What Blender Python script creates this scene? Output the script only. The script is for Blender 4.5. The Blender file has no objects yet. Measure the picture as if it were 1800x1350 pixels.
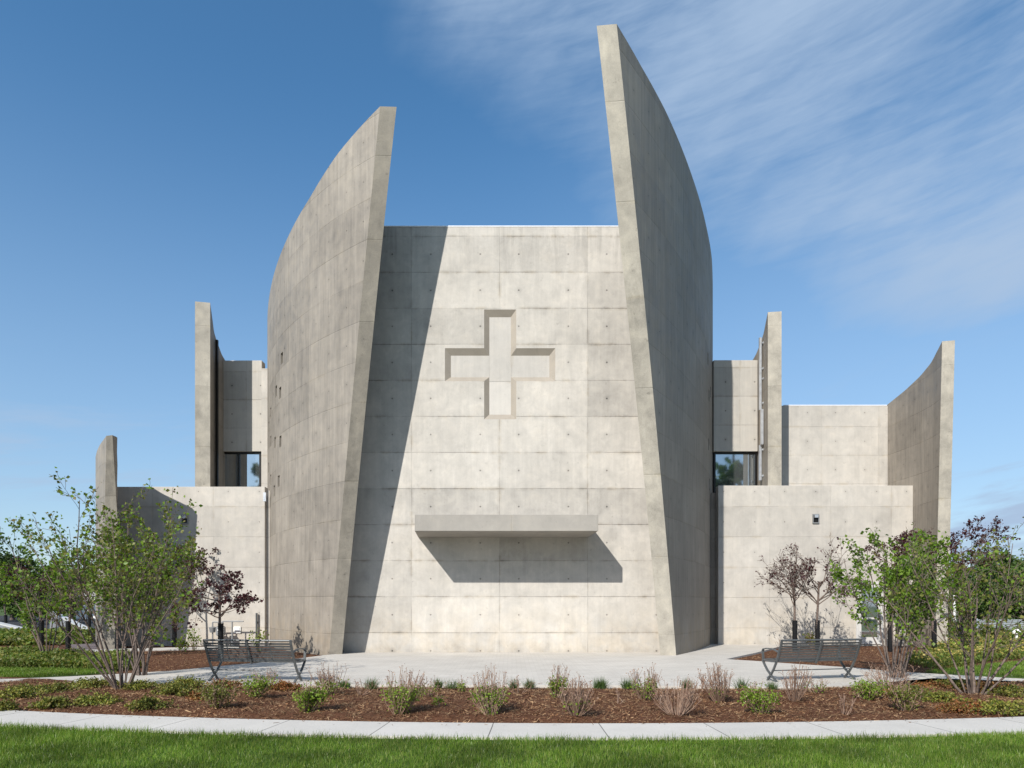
import bpy, bmesh, math, random
import numpy as np
from mathutils import Vector, Matrix

# ------------------------------------------------------------------ camera, sky, sun
F, H, CX, EYE = 1200.0, 1060.0, 900.0, 1.7        # focal length (px of 1800), horizon row, centre column, eye height
scene = bpy.context.scene
C = scene.collection
cam_d = bpy.data.cameras.new('camera'); cam = bpy.data.objects.new('camera', cam_d); C.objects.link(cam)
cam.location = (0, 0, EYE); cam.rotation_euler = (math.radians(90), 0, 0)
cam_d.sensor_fit = 'HORIZONTAL'; cam_d.sensor_width = 36; cam_d.lens = 36*F/1800
cam_d.shift_y = (H-675)/1800; cam_d.clip_start = .1; cam_d.clip_end = 6000
scene.camera = cam
AZ, EL = math.radians(30), math.radians(36.3)       # sun: behind the camera, to the left
sun_dir = Vector((-math.sin(AZ)*math.cos(EL), -math.cos(AZ)*math.cos(EL), math.sin(EL)))
sl = bpy.data.lights.new('sun', 'SUN'); sl.energy = 4.2; sl.angle = math.radians(.5); sl.color = (1, .955, .88)
so = bpy.data.objects.new('sun', sl); C.objects.link(so); so.location = (-20, -20, 30)
so.rotation_euler = (-sun_dir).to_track_quat('-Z', 'Y').to_euler()
scene.view_settings.view_transform = 'Standard'; scene.view_settings.look = 'None'
scene.view_settings.exposure = .55; scene.view_settings.gamma = 1
scene.cycles.max_bounces = 8; scene.cycles.transparent_max_bounces = 8

class NB:
    """small node-tree writer"""
    def __init__(s, tree): s.t = tree; s.n = tree.nodes; s.l = tree.links
    def node(s, typ, **kw):
        n = s.n.new(typ)
        for k, v in kw.items(): setattr(n, k, v)
        return n
    def put(s, sock, v):
        if isinstance(v, bpy.types.NodeSocket): s.l.new(v, sock)
        elif v is not None:
            try: sock.default_value = v
            except Exception: sock.default_value = (v, v, v, 1) if not hasattr(v, '__len__') else tuple(v)+(1,)
    def math(s, op, a, b=None, c=None, clamp=False):
        n = s.node('ShaderNodeMath', operation=op); n.use_clamp = clamp
        s.put(n.inputs[0], a); s.put(n.inputs[1], b)
        if c is not None: s.put(n.inputs[2], c)
        return n.outputs[0]
    def mix(s, fac, a, b, mode='MIX'):
        n = s.node('ShaderNodeMix', data_type='RGBA', blend_type=mode)
        s.put(n.inputs[0], fac)
        for i, v in ((6, a), (7, b)):
            if isinstance(v, tuple) and len(v) == 3: v = v+(1,)
            s.put(n.inputs[i], v)
        return n.outputs[2]
    def noise(s, vec, scale, detail=4, rough=.55, dist=0):
        n = s.node('ShaderNodeTexNoise'); s.put(n.inputs['Vector'], vec)
        n.inputs['Scale'].default_value = scale; n.inputs['Detail'].default_value = detail
        n.inputs['Roughness'].default_value = rough; n.inputs['Distortion'].default_value = dist
        return n.outputs['Fac']
    def ramp(s, v, a, b, lo=0., hi=1., smooth=True):
        n = s.node('ShaderNodeMapRange', interpolation_type='SMOOTHSTEP' if smooth else 'LINEAR')
        s.put(n.inputs[0], v)
        for i, x in enumerate((a, b, lo, hi)): n.inputs[i+1].default_value = x
        return n.outputs[0]
    def comb(s, x, y, z):
        n = s.node('ShaderNodeCombineXYZ')
        for i, v in enumerate((x, y, z)): s.put(n.inputs[i], v)
        return n.outputs[0]
    def sep(s, v):
        n = s.node('ShaderNodeSeparateXYZ'); s.put(n.inputs[0], v); return n.outputs
    def white(s, vec):
        n = s.node('ShaderNodeTexWhiteNoise', noise_dimensions='3D'); s.put(n.inputs['Vector'], vec); return n.outputs['Value']

w = bpy.data.worlds.new('World'); scene.world = w; w.use_nodes = True
wn = NB(w.node_tree); bg = w.node_tree.nodes['Background']
sky = wn.node('ShaderNodeTexSky', sky_type='NISHITA'); sky.sun_disc = False
sky.sun_elevation = EL; sky.sun_rotation = math.atan2(sun_dir.x, sun_dir.y)
sky.altitude = 200; sky.air_density = 1.0; sky.dust_density = .6; sky.ozone_density = 2.2
tc = wn.node('ShaderNodeTexCoord'); gx, gy, gz = wn.sep(tc.outputs['Generated'])
zz = wn.math('MAXIMUM', gz, .03)
px_, py_ = wn.math('DIVIDE', gx, zz), wn.math('DIVIDE', gy, zz)           # a flat cirrus layer overhead
az_ = wn.math('ARCTAN2', gx, gy)
el_ = wn.math('ARCSINE', gz)
def dirv(sa, se, z, tilt=.25): return wn.comb(wn.math('MULTIPLY', wn.math('ADD', az_, wn.math('MULTIPLY', el_, -tilt)), sa), wn.math('MULTIPLY', wn.math('ADD', el_, wn.math('MULTIPLY', az_, -tilt)), se), z)
veil = wn.noise(dirv(2.0, 3.6, 3.1), 1.0, 6, .52, .3)
wisp = wn.noise(dirv(2.0, 9., 0, .18), 1.2, 9, .60, .5)
fine = wn.noise(dirv(9, 60., 7, .12), 1.3, 6, .6, .4)
m1 = wn.ramp(wn.math('ADD', wn.math('ADD', az_, wn.math('MULTIPLY', el_, 1.78)), wn.math('MULTIPLY', veil, .5)), 1.20, 1.62)
m2 = wn.ramp(wn.math('ADD', el_, wn.math('MULTIPLY', veil, .30)), .36, .54)
dens = wn.math('ADD', wn.math('MULTIPLY', veil, .8), wn.math('MULTIPLY', wisp, .26))
dens = wn.math('ADD', dens, wn.math('MULTIPLY', fine, .20))
cl = wn.math('MULTIPLY', wn.ramp(dens, .34, .78), wn.math('MULTIPLY', m1, m2))
low = wn.math('MULTIPLY', wn.ramp(wn.math('ADD', wn.math('MULTIPLY', wisp, .75), wn.math('MULTIPLY', fine, .25)), .50, .66, 0, .55), wn.ramp(el_, .14, .36, 1, 0))
haze_ = wn.math('ADD', wn.ramp(el_, .0, .66, .60, .02), wn.math('MULTIPLY', wn.ramp(az_, -.1, .5), .14))
cl = wn.math('ADD', wn.math('MAXIMUM', cl, haze_), wn.math('MULTIPLY', low, .7))
cl = wn.math('MULTIPLY', cl, .94, clamp=True)
cloudcol = (2.45, 3.25, 4.4, 1)
hs = wn.node('ShaderNodeHueSaturation'); hs.inputs['Saturation'].default_value = 1.24; hs.inputs['Hue'].default_value = .494; wn.put(hs.inputs['Color'], sky.outputs[0])
skyc = wn.mix(cl, hs.outputs[0], cloudcol)
wn.put(bg.inputs['Color'], skyc); bg.inputs['Strength'].default_value = .116

# ------------------------------------------------------------------ helpers
def G(px, py, z=0.0):
    d = (EYE-z)*F/(py-H); return ((px-CX)/F*d, d)
def tag(o, label=None, cat=None, group=None, kind=None):
    for k, v in (('label', label), ('category', cat), ('group', group), ('kind', kind)):
        if v: o[k] = v
    return o
def empty(name, loc, label, cat, group=None, rz=0):
    o = bpy.data.objects.new(name, None); C.objects.link(o); o.location = loc; o.rotation_euler = (0, 0, rz)
    o.empty_display_size = .3
    return tag(o, label, cat, group)
def link(name, me, mats, parent=None):
    o = bpy.data.objects.new(name, me); C.objects.link(o)
    for m in (mats if isinstance(mats, (list, tuple)) else [mats]): me.materials.append(m)
    if parent: o.parent = parent
    return o
def np_mesh(name, V, T_, mats, parent=None, smooth=False):
    V = np.asarray(V, np.float32).reshape(-1, 3); T_ = np.asarray(T_, np.int32); k = T_.shape[1]
    me = bpy.data.meshes.new(name); me.vertices.add(len(V)); me.vertices.foreach_set('co', V.ravel())
    me.loops.add(T_.size); me.loops.foreach_set('vertex_index', T_.ravel())
    me.polygons.add(len(T_)); me.polygons.foreach_set('loop_start', np.arange(0, T_.size, k, dtype=np.int32))
    me.update(calc_edges=True); me.validate()
    if smooth: me.polygons.foreach_set('use_smooth', np.ones(len(me.polygons), bool))
    return link(name, me, mats, parent)
def bm_obj(name, bm, mats, parent=None, uv=True, uo=(0, 0)):
    bmesh.ops.recalc_face_normals(bm, faces=bm.faces)
    if uv: boxuv(bm, uo)
    me = bpy.data.meshes.new(name); bm.to_mesh(me); bm.free(); return link(name, me, mats, parent)
def boxuv(bm, uo=(0, 0)):
    L = bm.loops.layers.uv.verify()
    for f in bm.faces:
        n = f.normal; a = max(range(3), key=lambda i: abs(n[i]))
        for lp in f.loops:
            c = lp.vert.co
            u, v = ((c.y, c.z), (c.x, c.z), (c.x, c.y))[a]
            lp[L].uv = (u-uo[0], v-uo[1])
def add_box(bm, x0, x1, y0, y1, z0, z1, M=None):
    vs = [bm.verts.new((x, y, z)) for z in (z0, z1) for y in (y0, y1) for x in (x0, x1)]
    fs = []
    for q in ((0, 2, 3, 1), (4, 5, 7, 6), (0, 1, 5, 4), (2, 6, 7, 3), (0, 4, 6, 2), (1, 3, 7, 5)):
        fs.append(bm.faces.new([vs[i] for i in q]))
    if M is not None: bmesh.ops.transform(bm, matrix=M, verts=vs)
    return vs, fs
def box(name, x0, x1, y0, y1, z0, z1, mat, parent=None, bevel=0, uo=(0, 0)):
    bm = bmesh.new(); add_box(bm, x0, x1, y0, y1, z0, z1)
    if bevel: bmesh.ops.bevel(bm, geom=bm.edges[:], offset=bevel, segments=1, affect='EDGES')
    return bm_obj(name, bm, mat, parent, True, uo)
def prism(name, pts, z0, z1, mat, parent=None, uo=(0, 0)):
    bm = bmesh.new(); lo = [bm.verts.new((x, y, z0)) for x, y in pts]; hi = [bm.verts.new((x, y, z1)) for x, y in pts]
    n = len(pts); bm.faces.new(hi); bm.faces.new(lo[::-1])
    for i in range(n): bm.faces.new((lo[i], lo[(i+1) % n], hi[(i+1) % n], hi[i]))
    bmesh.ops.triangulate(bm, faces=[f for f in bm.faces if len(f.verts) > 4])
    return bm_obj(name, bm, mat, parent, True, uo)
def add_sweep(bm, path, w, t, side):
    """flat bar of width w (along 'side') and thickness t swept along a path"""
    path = [Vector(p) for p in path]; side = Vector(side).normalized(); rings = []
    for i, p in enumerate(path):
        d = (path[min(i+1, len(path)-1)]-path[max(i-1, 0)]).normalized(); n = d.cross(side).normalized()
        rings.append([bm.verts.new(p+side*(sx*w/2)+n*(sy*t/2)) for sx, sy in ((-1, -1), (1, -1), (1, 1), (-1, 1))])
    for a, b in zip(rings, rings[1:]):
        for i in range(4): bm.faces.new((a[i], a[(i+1) % 4], b[(i+1) % 4], b[i]))
    bm.faces.new(rings[0][::-1]); bm.faces.new(rings[-1])
def add_cyl(bm, p0, p1, r0, r1=None, n=12):
    r1 = r0 if r1 is None else r1; p0, p1 = Vector(p0), Vector(p1)
    q = (p1-p0).to_track_quat('Z', 'Y').to_matrix().to_4x4(); rings = []
    for p, r in ((p0, r0), (p1, r1)):
        rings.append([bm.verts.new(p+(q @ Vector((r*math.cos(2*math.pi*i/n), r*math.sin(2*math.pi*i/n), 0)))) for i in range(n)])
    for i in range(n): bm.faces.new((rings[0][i], rings[0][(i+1) % n], rings[1][(i+1) % n], rings[1][i]))
    bm.faces.new(rings[0][::-1]); bm.faces.new(rings[1])

# ------------------------------------------------------------------ materials
def mat(name):
    m = bpy.data.materials.new(name); m.use_nodes = True; nb = NB(m.node_tree)
    return m, nb, m.node_tree.nodes['Principled BSDF']
def concrete(name, col, spacing=2.98, rows=1.22, v0=.69, ties=.65, tie_r=.034, joint=1., mott=1., streak=.5, grain=.5, tint=.09, rough=.72, warm=(.50, .43, .33), top=None, base=0):
    m, nb, bs = mat(name)
    uvn = nb.node('ShaderNodeUVMap'); u, v, _ = nb.sep(uvn.outputs[0])
    geo = nb.node('ShaderNodeNewGeometry'); P = geo.outputs['Position']
    big = nb.noise(P, .45, 5, .6); mid = nb.noise(P, 2.2, 7, .62, .4); fin = nb.noise(P, 34, 4, .6)
    blot = nb.noise(P, 5.5, 6, .7)
    st = nb.noise(nb.comb(nb.math('MULTIPLY', u, 5.5), nb.math('MULTIPLY', v, .28), nb.math('MULTIPLY', big, .3)), 1.6, 7, .62)
    st2 = nb.noise(nb.comb(nb.math('MULTIPLY', u, 22.), nb.math('MULTIPLY', v, .6), 5), 1.2, 3, .6)
    jag = nb.math('MULTIPLY', nb.math('SUBTRACT', nb.noise(P, 9, 3), .5), .010)
    vv = nb.math('ADD', nb.math('SUBTRACT', v, v0), jag); uu = nb.math('ADD', u, jag)
    def dist(x, s):       # distance to the nearest multiple of s
        return nb.math('ABSOLUTE', nb.math('SUBTRACT', nb.math('FLOORED_MODULO', nb.math('ADD', x, s/2), s), s/2))
    dh, dv = dist(vv, rows), dist(uu, spacing)
    row, colm = nb.math('FLOOR', nb.math('DIVIDE', vv, rows)), nb.math('FLOOR', nb.math('DIVIDE', uu, spacing))
    pt = nb.white(nb.comb(row, colm, 1.7))
    vis = nb.ramp(nb.noise(P, .8, 3), .36, .60, .25, 1)
    jl = nb.math('MAXIMUM', nb.ramp(dh, .006, .020, 1, 0), nb.math('MULTIPLY', nb.ramp(dv, .006, .018, 1, 0), .75))
    jl = nb.math('MULTIPLY', jl, vis)
    jw = nb.math('MAXIMUM', nb.ramp(dh, .0, .10, 1, 0), nb.math('MULTIPLY', nb.ramp(dv, 0, .10, 1, 0), .8))
    jw = nb.math('MULTIPLY', jw, nb.ramp(nb.noise(P, 1.7, 5, .65), .44, .68))
    val = nb.math('ADD', 1.0, nb.math('MULTIPLY', nb.math('SUBTRACT', big, .5), .38*mott))
    val = nb.math('ADD', val, nb.math('MULTIPLY', nb.math('SUBTRACT', mid, .5), .42*mott))
    val = nb.math('ADD', val, nb.math('MULTIPLY', nb.math('SUBTRACT', st, .5), .55*streak))
    val = nb.math('ADD', val, nb.math('MULTIPLY', nb.math('SUBTRACT', st2, .5), .20*streak))
    val = nb.math('ADD', val, nb.math('MULTIPLY', nb.math('SUBTRACT', fin, .5), .22*grain))
    val = nb.math('ADD', val, nb.math('MULTIPLY', nb.math('SUBTRACT', pt, .5), tint*2))
    val = nb.math('SUBTRACT', val, nb.math('MULTIPLY', nb.ramp(blot, .60, .74), .16*mott))
    val = nb.math('SUBTRACT', val, nb.math('MULTIPLY', jw, .20*joint))
    val = nb.math('SUBTRACT', val, nb.math('MULTIPLY', jl, .30*joint))
    pale = nb.math('MULTIPLY', nb.ramp(nb.noise(nb.comb(nb.math('MULTIPLY', u, 1.5), nb.math('MULTIPLY', v, .55), 8.3), 1.0, 7, .66, .6), .50, .68), .07*mott)
    lift = nb.math('MULTIPLY', nb.math('SUBTRACT', nb.white(nb.comb(row, 4.2, 6.6)), .5), .05)
    val = nb.math('ADD', nb.math('ADD', val, pale), lift); val = nb.math('SUBTRACT', val, .015)
    hole = None
    if top:      # rain runs below the wall head
        runs = nb.math('MULTIPLY', nb.ramp(v, top-1.9, top, 0, 1), nb.ramp(nb.noise(nb.comb(nb.math('MULTIPLY', u, 3.2), nb.math('MULTIPLY', v, .22), 2.2), 1.5, 6, .65), .46, .68))
        val = nb.math('SUBTRACT', val, nb.math('MULTIPLY', runs, .20))
        belt = nb.math('MULTIPLY', nb.ramp(nb.noise(P, 1.1, 6, .7), .50, .64), nb.ramp(big, .42, .58)); val = nb.math('SUBTRACT', val, nb.math('MULTIPLY', belt, .10))
    if ties:
        tx = nb.math('SUBTRACT', dist(u, spacing), ties)
        ty = nb.math('SUBTRACT', nb.math('FLOORED_MODULO', nb.math('SUBTRACT', v, v0), rows), rows/2)
        r = nb.math('SQRT', nb.math('ADD', nb.math('MULTIPLY', tx, tx), nb.math('MULTIPLY', ty, ty)))
        hole = nb.ramp(r, tie_r*.75, tie_r*1.15, 1, 0)
        halo = nb.math('MULTIPLY', nb.ramp(r, .03, .16, 1, 0), nb.white(nb.comb(row, colm, 9)))
        val = nb.math('SUBTRACT', val, nb.math('MULTIPLY', hole, .46))
        val = nb.math('SUBTRACT', val, nb.math('MULTIPLY', halo, .12))
    vor = nb.node('ShaderNodeTexVoronoi'); nb.put(vor.inputs['Vector'], P); vor.inputs['Scale'].default_value = 7
    pit = nb.math('MULTIPLY', nb.ramp(vor.outputs['Distance'], .03, .09, 1, 0), nb.ramp(blot, .5, .62))
    val = nb.math('SUBTRACT', val, nb.math('MULTIPLY', pit, .30))
    hsv = nb.mix(nb.ramp(nb.math('ADD', nb.math('MULTIPLY', mid, .5), nb.math('MULTIPLY', jw, .35)), .22, .55, 0, .34), tuple(col), tuple(c*sum(col)/sum(warm) for c in warm))
    if base:     # damp tan soiling above the ground
        bm_ = nb.math('MULTIPLY', nb.ramp(v, .0, 2.2, 1, 0), nb.ramp(nb.noise(P, 1.3, 6, .65), .35, .62))
        hsv = nb.mix(nb.math('MULTIPLY', bm_, .40*base), hsv, tuple(c*k_ for c, k_ in zip(col, (1.02, .90, .72))))
        val = nb.math('SUBTRACT', val, nb.math('MULTIPLY', nb.ramp(nb.math('ADD', v, nb.math('MULTIPLY', mid, .5)), .22, .62, 1, 0), .14*base))
    cc = nb.mix(1.0, hsv, nb.comb(val, val, val), 'MULTIPLY')
    nb.put(bs.inputs['Base Color'], cc)
    nb.put(bs.inputs['Roughness'], nb.ramp(mid, .3, .7, rough-.08, rough+.10)); bs.inputs['Specular IOR Level'].default_value = .35
    hgt = nb.math('SUBTRACT', nb.math('MULTIPLY', fin, .25), jl)
    hgt = nb.math('ADD', hgt, nb.math('MULTIPLY', mid, .35))
    if hole is not None: hgt = nb.math('SUBTRACT', hgt, nb.math('MULTIPLY', hole, 2.))
    bp = nb.node('ShaderNodeBump'); bp.inputs['Strength'].default_value = .5; bp.inputs['Distance'].default_value = .012
    nb.put(bp.inputs['Height'], hgt); nb.put(bs.inputs['Normal'], bp.outputs[0])
    return m
def plain(name, col, rough=.5, metal=0, var=.12, scale=6, spec=.5):
    m, nb, bs = mat(name); geo = nb.node('ShaderNodeNewGeometry')
    n = nb.noise(geo.outputs['Position'], scale, 5)
    k = nb.ramp(n, .25, .75, 1-var, 1+var)
    nb.put(bs.inputs['Base Color'], nb.mix(1.0, tuple(col), nb.comb(k, k, k), 'MULTIPLY'))
    nb.put(bs.inputs['Roughness'], nb.ramp(n, .2, .8, rough*.85, min(1, rough*1.15))); bs.inputs['Metallic'].default_value = metal
    bs.inputs['Specular IOR Level'].default_value = spec
    return m
def leafmat(name, cols, trans=.35, rough=.5, patch=0):
    m, nb, bs = mat(name); geo = nb.node('ShaderNodeNewGeometry'); rnd = geo.outputs['Random Per Island']
    cr = nb.node('ShaderNodeValToRGB'); nb.put(cr.inputs[0], rnd); e = cr.color_ramp.elements
    while len(e) < len(cols): e.new(.5)
    for i, c in enumerate(cols): e[i].position = i/(len(cols)-1); e[i].color = tuple(c)+(1,)
    col = cr.outputs[0]
    if patch:
        n = nb.noise(geo.outputs['Position'], patch, 4); k = nb.ramp(n, .3, .7, .62, 1.35)
        col = nb.mix(1.0, col, nb.comb(k, k, nb.math('MULTIPLY', k, .9)), 'MULTIPLY')
    nb.put(bs.inputs['Base Color'], col); bs.inputs['Roughness'].default_value = rough; bs.inputs['Specular IOR Level'].default_value = .3
    tr = nb.node('ShaderNodeBsdfTranslucent'); nb.put(tr.inputs['Color'], nb.mix(1.0, col, (1.5, 1.5, .7, 1), 'MULTIPLY'))
    mx = nb.node('ShaderNodeMixShader'); mx.inputs[0].default_value = trans
    nb.put(mx.inputs[1], bs.outputs[0]); nb.put(mx.inputs[2], tr.outputs[0])
    nb.put(nb.n['Material Output'].inputs['Surface'], mx.outputs[0])
    return m
def ground_mat(name, c0, c1, scale, c2=None, scale2=.4, bump=.02, rough=.95):
    m, nb, bs = mat(name); P = nb.node('ShaderNodeNewGeometry').outputs['Position']
    a = nb.noise(P, scale, 8, .68); col = nb.mix(nb.ramp(a, .32, .68), tuple(c0), tuple(c1))
    if c2: col = nb.mix(nb.ramp(nb.noise(P, scale2, 5), .42, .66, 0, .7), col, tuple(c2))
    nb.put(bs.inputs['Base Color'], col); bs.inputs['Roughness'].default_value = rough; bs.inputs['Specular IOR Level'].default_value = .15
    bp = nb.node('ShaderNodeBump'); bp.inputs['Distance'].default_value = bump; nb.put(bp.inputs['Height'], a); nb.put(bs.inputs['Normal'], bp.outputs[0])
    return m

M_wall = concrete('board concrete pale', (.425, .400, .364), tint=.11, joint=1.25, mott=1.5, tie_r=.030, top=14.39, base=1., streak=.45)
M_wing = concrete('wing concrete pale', (.425, .398, .360), tint=.05, base=.9, spacing=2.45, ties=.6, tie_r=.022, mott=1.2, streak=.35, joint=.55)
M_block = concrete('upper concrete pale', (.40, .376, .34), spacing=1.95, ties=.62, mott=.7, streak=.5, joint=.8)
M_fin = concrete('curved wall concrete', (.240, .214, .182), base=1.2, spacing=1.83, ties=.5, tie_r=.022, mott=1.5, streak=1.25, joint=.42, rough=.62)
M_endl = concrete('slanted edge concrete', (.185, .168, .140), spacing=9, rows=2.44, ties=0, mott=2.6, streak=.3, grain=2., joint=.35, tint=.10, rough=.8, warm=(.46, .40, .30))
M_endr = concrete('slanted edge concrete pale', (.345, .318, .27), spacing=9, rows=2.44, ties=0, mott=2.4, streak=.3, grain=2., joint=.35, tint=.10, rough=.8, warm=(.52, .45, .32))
M_floor = concrete('cross floor concrete', (.455, .432, .40), spacing=30, rows=2.44, v0=1.9, ties=0, mott=.8, streak=.4, joint=.6)
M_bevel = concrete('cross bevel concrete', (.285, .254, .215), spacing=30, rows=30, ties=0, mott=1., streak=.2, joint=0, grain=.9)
M_beam = concrete('canopy concrete', (.285, .266, .238), spacing=20, rows=9, ties=0, mott=1.2, streak=.1, joint=.0, tint=0)
M_flash = plain('white flashing metal', (.84, .86, .90), .35, .0, .05)
M_dark = plain('dark bronze metal', (.02, .019, .018), .4, .6)
M_steel = plain('galvanised steel', (.52, .54, .57), .35, .55, .1)
M_roof = plain('roof membrane', (.40, .40, .39), .8)
M_white = plain('white paint', (.80, .80, .78), .4, 0, .05)
M_pipe = plain('grey pipe paint', (.20, .205, .21), .5, 0, .1)
M_frame = plain('pale door paint', (.52, .51, .49), .4, 0, .05)
M_bench = plain('grey powder coated metal', (.105, .112, .115), .42, .35, .12, 20)
M_black = plain('black corrugated plastic', (.007, .007, .008), .55, 0, .2, 12, .25)
M_bark = plain('grey brown bark', (.135, .102, .085), .85, 0, .35, 25, .2)
M_barkd = plain('dark grey bark', (.115, .09, .078), .85, 0, .35, 25, .2)
M_dry = leafmat('dry tan stems', [(.20, .12, .085), (.30, .195, .14), (.36, .25, .185), (.17, .10, .075)], .05, .8)
M_stem = plain('brown stems', (.20, .13, .09), .8, 0, .3, 30, .2)
M_green = leafmat('spring green leaves', [(.060, .120, .012), (.115, .205, .020), (.175, .265, .032), (.085, .140, .016)], .38, .45)
M_olive = leafmat('olive green leaves', [(.070, .090, .016), (.125, .145, .026), (.18, .185, .045), (.12, .095, .035)], .32, .5)
M_purple = leafmat('dark purple leaves', [(.030, .008, .012), (.050, .012, .018), (.075, .02, .024), (.024, .009, .016)], .28, .45)
M_lime = leafmat('lime green leaves', [(.11, .19, .016), (.17, .265, .025), (.22, .31, .04), (.12, .14, .03)], .35, .45)
M_juni = leafmat('juniper green', [(.055, .080, .018), (.120, .140, .024), (.19, .20, .034), (.20, .15, .05)], .2, .6, 2.)
M_rust = leafmat('rust juniper', [(.17, .05, .02), (.22, .085, .03), (.13, .10, .03), (.26, .12, .05)], .2, .6, 2.)
M_grass = leafmat('lawn blades', [(.065, .130, .015), (.100, .180, .022), (.140, .220, .034), (.23, .25, .09)], .4, .42, 1.1)
M_tuft = leafmat('tuft grass', [(.04, .075, .018), (.065, .115, .028), (.10, .15, .04), (.055, .095, .03)], .3, .5)
M_gcov = leafmat('ground cover', [(.055, .10, .018), (.095, .145, .028), (.15, .175, .04), (.20, .18, .06)], .3, .5, 1.2)
M_yell = leafmat('yellow tips', [(.32, .25, .06), (.45, .34, .10), (.36, .32, .09), (.24, .24, .05)], .3, .5)
M_far = leafmat('far tree leaves', [(.030, .062, .014), (.055, .098, .020), (.082, .128, .026), (.040, .078, .018)], .25, .6, .25)
M_chip = leafmat('bark chips', [(.105, .050, .025), (.155, .075, .038), (.20, .108, .060), (.32, .21, .13), (.075, .035, .018)], .0, .9, 1.4)
M_mulch = ground_mat('mulch ground', (.062, .027, .014), (.135, .062, .033), 26, (.085, .036, .019), .9, .006)
M_lawn = ground_mat('lawn soil', (.035, .065, .012), (.07, .115, .022), 18, (.05, .085, .018), .6)
M_land = ground_mat('far land', (.045, .075, .02), (.075, .115, .03), .8, (.085, .10, .04), .05)
M_gravel = ground_mat('purple gravel', (.10, .082, .085), (.20, .17, .17), 40, None, 1, .02)
M_asph = ground_mat('asphalt', (.032, .033, .036), (.050, .051, .055), 6, (.06, .06, .062), .2, .005)

def slab_mat(name, col, u_sp=1.5, bricks=False):
    m, nb, bs = mat(name); P = nb.node('ShaderNodeNewGeometry').outputs['Position']
    uvn = nb.node('ShaderNodeUVMap'); u, v, _ = nb.sep(uvn.outputs[0])
    n = nb.noise(P, 1.1, 6, .6); f = nb.noise(P, 45, 4, .6); b = nb.noise(P, .3, 4)
    val = nb.math('ADD', .93, nb.math('MULTIPLY', nb.math('SUBTRACT', n, .5), .34))
    val = nb.math('ADD', val, nb.math('MULTIPLY', nb.math('SUBTRACT', f, .5), .18)); val = nb.math('ADD', val, nb.math('MULTIPLY', nb.math('SUBTRACT', b, .5), .2))
    if bricks:
        br = nb.node('ShaderNodeTexBrick'); nb.put(br.inputs['Vector'], P); br.inputs['Scale'].default_value = 1
        br.inputs['Brick Width'].default_value = .24; br.inputs['Row Height'].default_value = .12; br.inputs['Mortar Size'].default_value = .006
        br.inputs['Color1'].default_value = (1, 1, 1, 1); br.inputs['Color2'].default_value = (.92, .91, .90, 1); br.inputs['Mortar'].default_value = (.80, .79, .78, 1)
        col = nb.mix(1., tuple(col), br.outputs['Color'], 'MULTIPLY')
        spk = nb.node('ShaderNodeTexVoronoi'); nb.put(spk.inputs['Vector'], P); spk.inputs['Scale'].default_value = 5
        val = nb.math('SUBTRACT', val, nb.math('MULTIPLY', nb.ramp(spk.outputs['Distance'], .05, .11, 1, 0), .35))
    else:
        d = nb.math('ABSOLUTE', nb.math('SUBTRACT', nb.math('FLOORED_MODULO', nb.math('ADD', u, u_sp/2), u_sp), u_sp/2))
        j = nb.ramp(d, .004, .010, 1, 0); val = nb.math('SUBTRACT', val, nb.math('MULTIPLY', j, .68))
        pt = nb.white(nb.comb(nb.math('FLOOR', nb.math('DIVIDE', u, u_sp)), 3, 1)); val = nb.math('ADD', val, nb.math('MULTIPLY', nb.math('SUBTRACT', pt, .5), .07))
        col = tuple(col)+(1,)
    nb.put(bs.inputs['Base Color'], nb.mix(1., col, nb.comb(val, val, val), 'MULTIPLY')); bs.inputs['Roughness'].default_value = .85
    bs.inputs['Specular IOR Level'].default_value = .25
    bp = nb.node('ShaderNodeBump'); bp.inputs['Distance'].default_value = .004; nb.put(bp.inputs['Height'], f); nb.put(bs.inputs['Normal'], bp.outputs[0])
    return m
M_walk = slab_mat('sidewalk concrete', (.52, .495, .455))
M_plaza = slab_mat('plaza pavers', (.53, .50, .455), bricks=True)

def glass_mat():
    m, nb, bs = mat('dark window glass'); bs.inputs['Base Color'].default_value = (.50, .54, .56, 1); bs.inputs['Metallic'].default_value = .9
    bs.inputs['Roughness'].default_value = .03; bs.inputs['Specular IOR Level'].default_value = .9; bs.inputs['IOR'].default_value = 1.9
    return m
M_glass = glass_mat()

# ------------------------------------------------------------------ the church
church = empty('church', (0, 23.1, 0), 'pale concrete church with curved leaning fin walls and a recessed cross on its front', 'church')
inv = Matrix.Translation((0, -23.1, 0))
def own(o, label=None):
    o.parent = church; o.matrix_parent_inverse = inv
    if label: o['label'] = label
    return o

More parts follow.
